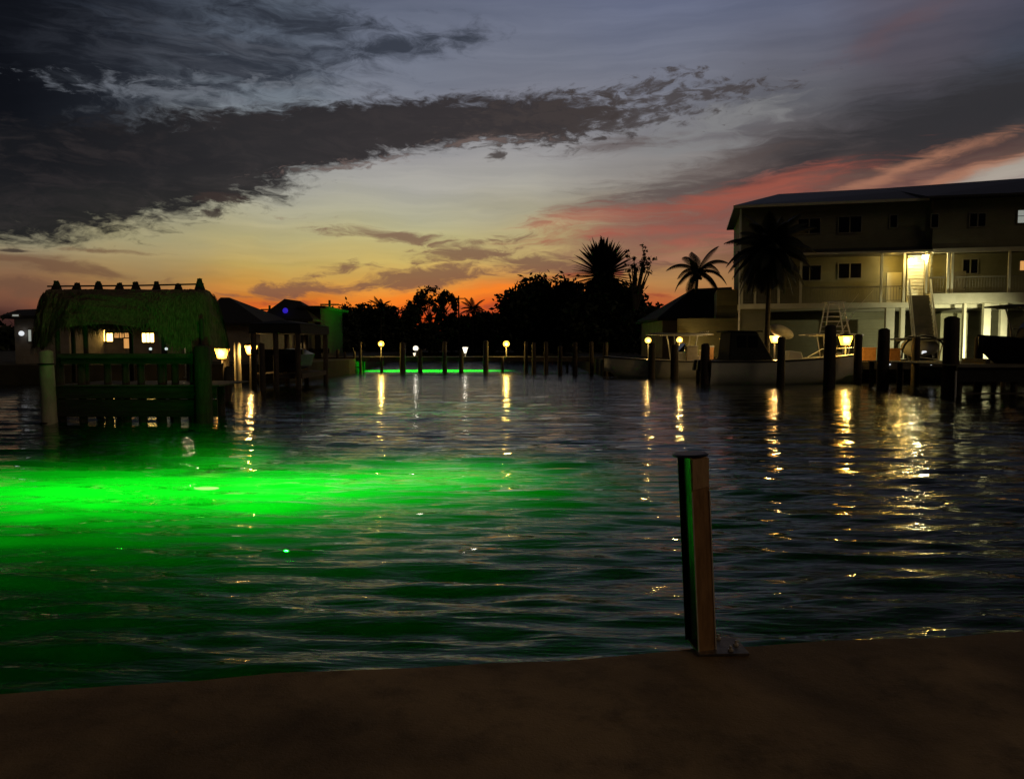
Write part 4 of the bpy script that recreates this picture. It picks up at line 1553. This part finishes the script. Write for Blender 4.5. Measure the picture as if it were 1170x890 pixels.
def boat(name, label, px, Y, L, B, fb, rz, kind, hullm='gelcoat', z=0.0, cat='boat'):
    c = P(px, 420, Y)
    t = thing(name, label, cat, (c.x, Y, z), rz)
    S = hull_pts(L, B, fb)
    vs, fs = [], []
    for (x, w, zs, zk, zc) in S:
        vs += [(x, -w, zs), (x, -w * .93, (zs + zc) * .5), (x, -w * .80, zc), (x, 0, zk), (x, w * .80, zc), (x, w * .93, (zs + zc) * .5), (x, w, zs)]
    n = 7
    for i in range(len(S) - 1):
        for k in range(n - 1):
            fs.append((i * n + k, i * n + k + 1, (i + 1) * n + k + 1, (i + 1) * n + k))
    fs.append(tuple(range(n)))
    fs.append(tuple((len(S) - 1) * n + k for k in range(n))[::-1])
    b = MB()
    b.add(vs, fs)
    b.build('hull', hullm, t, smooth=True)
    # side decks, foredeck, sunken cockpit
    b = MB()
    iw, cf = .22, .68
    vs, fs = [], []
    for (x, w, zs, zk, zc) in S:
        f = (x + L / 2) / L
        w2 = max(.0, w - iw) if f < cf else 0.0
        vs += [(x, -w * .985, zs + .004), (x, -w2, zs + .03), (x, -w2, zs + .03 - (.5 if 0.03 < f < cf else .0)), (x, w2, zs + .03 - (.5 if 0.03 < f < cf else .0)), (x, w2, zs + .03), (x, w * .985, zs + .004)]
    for i in range(len(S) - 1):
        for k in range(5):
            fs.append((i * 6 + k, (i + 1) * 6 + k, (i + 1) * 6 + k + 1, i * 6 + k + 1))
    b.add(vs, fs)
    b.build('deck', 'gelcoat' if hullm == 'gelcoat' else 'boatdark', t)
    for s in (-1, 1):
        b = MB()
        b.tube([(x, s * (w + .015), zs - .03) for (x, w, zs, zk, zc) in S], .045, 8)
        b.build('rub_rail', 'darkmetal', t)
    zd = fb * .92 - .42
    ox = -1.55 if kind == 'ttop' else 0.0
    n0 = len(bpy.data.objects)
    before = set(t.children)
    if kind != 'covered':
        b = MB()
        b.hexa([(-.75, -.5, zd), (.55, -.5, zd), (.55, .5, zd), (-.75, .5, zd), (-.45, -.45, zd + 1.15), (.35, -.4, zd + 1.0), (.35, .4, zd + 1.0), (-.45, .45, zd + 1.15)])
        co = b.build('console', 'gelcoat' if hullm == 'gelcoat' else 'boatdark', t, bevel=.04)
        b = MB()
        b.hexa([(-.1, -.46, zd + 1.1), (.3, -.40, zd + 1.03), (.3, .40, zd + 1.03), (-.1, .46, zd + 1.1), (-.25, -.44, zd + 1.6), (-.22, -.42, zd + 1.6), (-.22, .42, zd + 1.6), (-.25, .44, zd + 1.6)])
        b.build('windscreen', 'glass', co)
        b = MB()
        b.box((-1.55, -.55, zd), (-1.1, .55, zd + .62))
        b.box((-1.6, -.56, zd + .622), (-1.05, .56, zd + .76))
        b.box((-1.62, -.55, zd + .762), (-1.5, .55, zd + 1.15))
        b.build('seat', 'orangevinyl' if kind == 'tower' else 'vinyl', t, bevel=.03)
        b = MB()
        b.box((-L / 2 + .35, -B / 2 + .35, zd), (-L / 2 + .95, B / 2 - .35, zd + .5))
        b.build('bench', 'orangevinyl' if kind == 'tower' else 'vinyl', t, bevel=.05)
    if kind == 'covered':
        b = MB()
        b.hexa([(.2, -.5, zd), (1.2, -.5, zd), (1.2, .5, zd), (.2, .5, zd), (.3, -.45, zd + 1.0), (1.0, -.42, zd + .9), (1.0, .42, zd + .9), (.3, .45, zd + 1.0)])
        b.build('console', 'gelcoat', t, bevel=.04)
    if kind in ('ttop', 'tower', 'bimini'):
        zt = zd + (2.15 if kind != 'bimini' else 1.95)
        fr = MB()
        for s in (-1, 1):
            for x0, x1 in ((-.7, -.95), (.45, .7)):
                fr.tube([(x0, s * .55, zd), (x0 + (x1 - x0) * .5, s * .62, zd + 1.2), (x1, s * .78, zt)], .042, 8)
            fr.tube([(-.7, s * .6, zd + .85), (.45, s * .6, zd + 1.0)], .022, 8)
            fr.tube([(-1.3, s * .8, zt), (1.2, s * .8, zt)], .025, 8)
        fo = fr.build('top_frame', 'aluminium', t)
        b = MB()
        for i in range(5):
            pass
        rx0, rx1, ry = (-2.2, 2.3, 1.05) if kind == 'ttop' else (-1.7, 1.9, 1.05)
        ring = []
        for i in range(24):
            a = 2 * PI * i / 24
            ex = math.copysign(abs(math.cos(a)) ** .4, math.cos(a))
            ey = math.copysign(abs(math.sin(a)) ** .4, math.sin(a))
            ring.append(((rx0 + rx1) / 2 + ex * (rx1 - rx0) / 2, ey * ry))
        vs = [(x, y, zt + .03) for x, y in ring] + [(x, y, zt + .10) for x, y in ring] + [((rx0 + rx1) / 2 + (x - (rx0 + rx1) / 2) * .7, y * .7, zt + .16) for x, y in ring]
        fs = [tuple(range(24))[::-1], tuple(range(48, 72))]
        for i in range(24):
            q = (i + 1) % 24
            fs += [(i, q, 24 + q, 24 + i), (24 + i, 24 + q, 48 + q, 48 + i)]
        b.add(vs, fs)
        b.build('hard_top', 'whitecanvas' if kind == 'ttop' else ('gelcoat' if kind == 'tower' else 'canvas'), t)
        if kind == 'tower':
            b = MB()
            z2 = zt + 2.05
            for s in (-1, 1):
                for x0, x1 in ((-.85, -.45), (.6, .35)):
                    b.tube([(x0, s * .7, zt + .1), (x1, s * .42, z2)], .045, 8)
                b.tube([(-.5, s * .44, z2 - .1), (.4, s * .44, z2 - .1)], .022, 8)
                for k in range(5):
                    zz = zt + .3 + k * .3
                    b.tube([(-.75 + .06 * k, s * .62, zz), (.55 - .05 * k, s * .62, zz)], .016, 6)
            b.build('tower', 'aluminium', t)
            b = MB()
            b.box((-.62, -.55, z2), (.55, .55, z2 + .07))
            b.build('tower_top', 'gelcoat', t, bevel=.02)
            for s in (-1, 1):
                b = MB()
                b.tube([(-.2, s * .8, zt), (-.9, s * 1.1, zt + 1.4), (-1.9, s * 1.35, zt + 2.7)], [.02, .015, .008], 6)
                b.build('outrigger', 'aluminium', t)
        if kind == 'ttop':
            for i in range(5):
                b = MB()
                b.tube([(-1.55, -.7 + .35 * i, zt - .02), (-1.75, -.7 + .35 * i, zt + .30)], .025, 8)
                b.build('rod_holder', 'aluminium', t)
    for ch in t.children:
        if ch not in before:
            ch.location.x += ox
    if kind == 'bimini' and Y > 40:
        b = MB()
        b.ball((.1, 0, zd + 1.55), 1.0, 20, 10, (1.05, .8, .62))
        b.build('side_curtain', 'whitecanvas', t, smooth=True)
        for s in (-1, 1):
            b = MB()
            b.tube([(.1 + 1.2 * math.cos(PI * k / 12), s * .84, zd + .9 + 1.32 * math.sin(PI * k / 12) ** .7) for k in range(13)], .06, 8)
            b.build('arch', 'darkmetal', t)
    if kind == 'covered':
        x0, x1, xm = -L * .385, -L * .095, -L * .20
        zb_, zt_, hb = fb * .93, fb + 1.52, B * .40
        b = MB()
        b.hexa([(x0, -hb, zb_), (x1, -hb, zb_), (x1, hb, zb_), (x0, hb, zb_), (x0 + .12, -hb * .9, zt_), (xm, -hb * .88, zt_), (xm, hb * .88, zt_), (x0 + .12, hb * .9, zt_)])
        cb = b.build('cabin', 'canvas', t, bevel=.07)
        b = MB()
        b.box((x0 - .1, -hb * .97, zt_ + .004), (xm + .28, hb * .97, zt_ + .085))
        b.build('cabin_roof', 'canvas', t, bevel=.03)
        for a in (.16, .56):
            b = MB()
            u0, u1 = x0 + .2 + a * (xm - x0), x0 + .2 + (a + .32) * (xm - x0)
            for s in (-1, 1):
                ya, yb = s * (hb * .955 + .012), s * (hb * .915 + .012)
                b.add([(u0, ya, zb_ + .75), (u1, ya, zb_ + .75), (u1, yb, zt_ - .2), (u0, yb, zt_ - .2)], [(0, 1, 2, 3)])
            b.build('window', 'glass', cb)
        b = MB()
        for s in (-1, 1):
            b.tube([(L * .20, s * B * .33, fb * 1.0), (L * .30, s * B * .27, fb + .55), (L * .44, s * B * .1, fb + .62), (L * .47, 0, fb + .62)], .022, 8)
        b.build('bow_rail', 'aluminium', t)
    for s in ((-.4, .4) if L > 7 else (0,)):
        b = MB()
        x = -L / 2 - .32
        b.hexa([(x - .32, s - .17, .75), (x + .22, s - .17, .78), (x + .22, s + .17, .78), (x - .32, s + .17, .75), (x - .24, s - .13, 1.38), (x + .16, s - .13, 1.36), (x + .16, s + .13, 1.36), (x - .24, s + .13, 1.38)])
        mo = b.build('outboard_motor', 'motor', t, bevel=.05)
        b = MB()
        b.box((x - .10, s - .07, -.55), (x + .12, s + .07, .752))
        b.box((x - .25, s - .05, -.60), (x + .2, s + .05, -.48))
        b.build('motor_leg', 'motor', mo)
    return t


boat('motor_boat', 'white motor boat with pale flat T top between lamp and cream wall', 752, 52.5, 7.6, 2.5, 1.25, math.radians(186), 'ttop')
boat('motor_boat', 'long white motor boat with a black canvas cabin beside the tall palm', 893, 44.5, 9.0, 2.7, 1.45, math.radians(2), 'covered')
boat('fishing_boat', 'fishing boat with white pipe tower and tan seats behind the thick pilings', 950, 47.5, 7.4, 2.6, 1.15, math.radians(172), 'tower')
boat('motor_boat', 'small dark boat with raised windscreen beside the tallest piling', 1052, 45.5, 6.0, 2.4, 1.05, math.radians(168), 'bimini', 'boatdark')
boat('motor_boat', 'large black boat with dark bimini raised at the dock by the stilts', 1176, 36.5, 5.2, 2.3, 1.0, math.radians(184), 'bimini', 'boatdark', 1.55)

# ------------------------------------------------------------------ right hand dock
YR = 33.0


def right_dock():
    o = P(1150, 420, YR)
    o.z = 0
    t = thing('pier', 'dark pier with pale edge board below the large black boat', 'pier', o)
    xa, xb = P(1094, 418, YR).x, P(1300, 418, YR).x
    zt = P(0, 417, YR).z
    b = MB()
    rr = random.Random(8)
    x = xa
    while x < xb:
        b.box((x, YR + .05, zt - .05), (x + .14, YR + 9, zt - rr.uniform(.002, .012)))
        x += .148
    b.build('deck', 'deckwood', t, o)
    b = MB()
    b.box((xa, YR, zt - .12), (xb, YR + .046, zt + .012))
    b.build('edge_board', 'greywood', t, o, bevel=.008)
    b = MB()
    b.box((xa + .1, YR + .12, zt - .75), (xb, YR + .2, zt - .125))
    b.build('fascia', 'canvas', t, o)
    b = MB()
    b.box((xa + .1, YR - .06, P(0, 450.5, YR).z), (xb, YR + .02, P(0, 448.5, YR).z))
    b.build('rub_board', 'deckwood', t, o)
    x = xa + .3
    while x < xb:
        for y in (YR + .35, YR + 5.5, YR + 8.5):
            b = MB()
            b.tube([(x, y, -2.3), (x, y, zt - .06)], .13, 10)
            b.build('pile', 'piling', t, o)
        x += 2.4
    # cradle for the boat
    c = MB()
    for xx in (P(1128, 400, 35.6).x, P(1172, 400, 35.6).x, P(1230, 400, 35.6).x):
        c.box((xx - .1, 35.5, zt - .02), (xx + .1, 37.4, 1.60))
    c.build('boat_chock', 'deckwood', t, o)


right_dock()
b = MB()
p = P(1092.5, 424, YR - .3)
q = P(1092.5, 461, YR - .3)
b.tube([(p.x, p.y, q.z - 1.5), p], .035, 10)
tag(b.build('water_pipe', 'aluminium', None, (p.x, p.y, q.z - 1.5)), 'thin pale upright pipe at the corner of the dark pier', 'pipe')
gR = 'pilings in front of the moored boats'
for px, yt, Y, r, lb in ((745, 393, 51.0, .23, 'piling by the lamp at the bow of the canopied boat'), (771, 395, 50.5, .27, 'piling in front of the canopied boat hull middle'),
                         (806, 394, 43.5, .26, 'piling between the canopied boat and the black cabin boat'), (893, 386, 42.0, .22, 'slim piling in front of the white hull of the black cabin boat'),
                         (949, 373, 39.0, .30, 'thick tall piling just in front of the white pipe tower'), (981, 383, 43.0, .22, 'shorter piling in front of the tan seats of the fishing boat'),
                         (1010, 377, 38.5, .29, 'thick tall piling at the stern of the fishing boat'), (1047, 386, 42.5, .22, 'dark piling in front of the raised windscreen boat'),
                         (1088, 364, 35.0, .35, 'broadest tallest piling standing at the corner of the dark pier'), (1119, 386, 38.0, .2, 'short dark piling behind the dark pier by the bright stilts')):
    piling(px, yt, Y, r, lb, gR)

# bank wall and walkway in front of the apartment building
o = P(1000, 412, 46.4)
t = thing('boardwalk', 'dim timber boardwalk along the bank behind the moored boats', 'boardwalk', (o.x, 45.9, 0))
pa, pb = P(905, 412, 46.3), P(1240, 412, 44.9)
b = MB()
b.box((pa.x, 44.6, 1.16), (pb.x, 46.6, 1.26))
b.build('deck', 'greywood', t, (o.x, 45.9, 0))
b = MB()
b.box((pa.x, 44.56, .82), (pb.x, 44.60, 1.255))
b.build('fascia', 'deckwood', t, (o.x, 45.9, 0))
x = pa.x + .5
while x < pb.x:
    b = MB()
    b.tube([(x, 44.8, -2.3), (x, 44.8, 1.15)], .12, 10)
    b.build('pile', 'piling', t, (o.x, 45.9, 0))
    x += 2.7

# lamps on the right side
lamp(740.5, 389, 54.5, .22, 1.15, 'yellow globe lamp at the bow of the canopied boat', (1, .66, .2), 60, 'warmlamp')
lamp(776.5, 388.5, 55.5, .22, 1.15, 'yellow globe lamp right under the pale T top', (1, .66, .2), 70, 'warmlamp')
lamp(826, 387.5, 51.5, .20, 1.15, 'creamy globe lamp between T top and black boat cabin', (1, .74, .34), 55, 'warmlamp')
lamp(885, 387, 47.0, .24, 1.15, 'amber lamp beside the slim piling and black boat cabin', (1, .62, .22), 55, 'warmlamp', 'lantern')
lamp(966, 388.5, 44.85, .30, 1.26, 'square yellow lantern beside the thick piling under the pipe tower', (1, .66, .16), 190, 'yellowlamp', 'lantern')
lamp(1008.5, 383, 46.2, .13, 1.26, 'round white lamp above the fishing boat stern', (1, .95, .85), 10, 'whitelamp')
for px, py, Y, lb in ((1015, 416.5, 44.4, 'small white light low by the fishing boat stern'), (1056, 402, 43.4, 'tiny white light inside the raised windscreen boat'),
                      (1066.5, 415, 43.2, 'pale little light at the foot of the raised windscreen boat')):
    c = P(px, py, Y)
    b = MB()
    b.ball((0, 0, 0), .10, 10, 6, (1.5, .7, .6))
    b.tube([(0, .02, -.04), (0, .25, -.10)], .03, 6)
    o_ = b.build('dock_light', 'dimwhite', None, None)
    o_.location = c
    tag(o_, lb, 'lamp')
for (x0, x1, y0, lb) in ((985, 1001, 397, 'tan dock box on the boardwalk between the two thick pilings'), (1016, 1029, 398, 'tan dock box just past the thick piling at the fishing boat stern')):
    a, e = P(x0, 412, 45.7), P(x1, y0, 45.7)
    hw, hh = (e.x - a.x) / 2, e.z - 1.26
    t = thing('dock_box', lb, 'box', ((a.x + e.x) / 2, 45.95, 1.262))
    b = MB()
    b.box((-hw, -.3, 0), (hw, .3, hh - .1))
    b.build('body', 'orangevinyl', t, bevel=.02)
    b = MB()
    b.box((-hw - .02, -.32, hh - .097), (hw + .02, .32, hh))
    b.build('lid', 'orangevinyl', t, bevel=.02)
# pale lit cushions and box behind the black cabin boat
c = P(818, 396, 52.6)
for (x0, x1, y0, y1, lb, mm) in ((792, 805, 395, 407, 'orange lit dock box between the canopied boat and black cabin', 'vinyl'), (815.5, 824, 395, 406, 'bright orange lit dock box right under the creamy globe lamp', 'orangevinyl')):
    a, e = P(x0, 408, 50.2), P(x1, y0, 50.2)
    t = thing('dock_box', lb, 'box', ((a.x + e.x) / 2, 50.5, 1.15))
    t.location.y = 53.2 - .9
    hw = (e.x - a.x) / 2
    b = MB()
    b.box((-hw, -.3, 0), (hw, .3, max(.4, e.z - 1.25)))
    b.build('body', mm, t, bevel=.02)
    b = MB()
    b.box((-hw - .03, -.33, max(.4, e.z - 1.25) + .003), (hw + .03, .33, max(.4, e.z - 1.25) + .09))
    b.build('lid', 'whitecanvas', t, bevel=.02)

# pale round tarp and big leaves by the amber lamp
c = P(893, 379, 46.6)
b = MB()
b.ball((0, 0, 0), .75, 18, 10, (1.15, .6, .5))
o_ = b.build('kayak', 'whitecanvas', None, None, smooth=True)
o_.location = c
o_.rotation_euler = (.2, .35, .3)
tag(o_, 'pale rounded covered kayak leaning above the amber lamp', 'kayak')
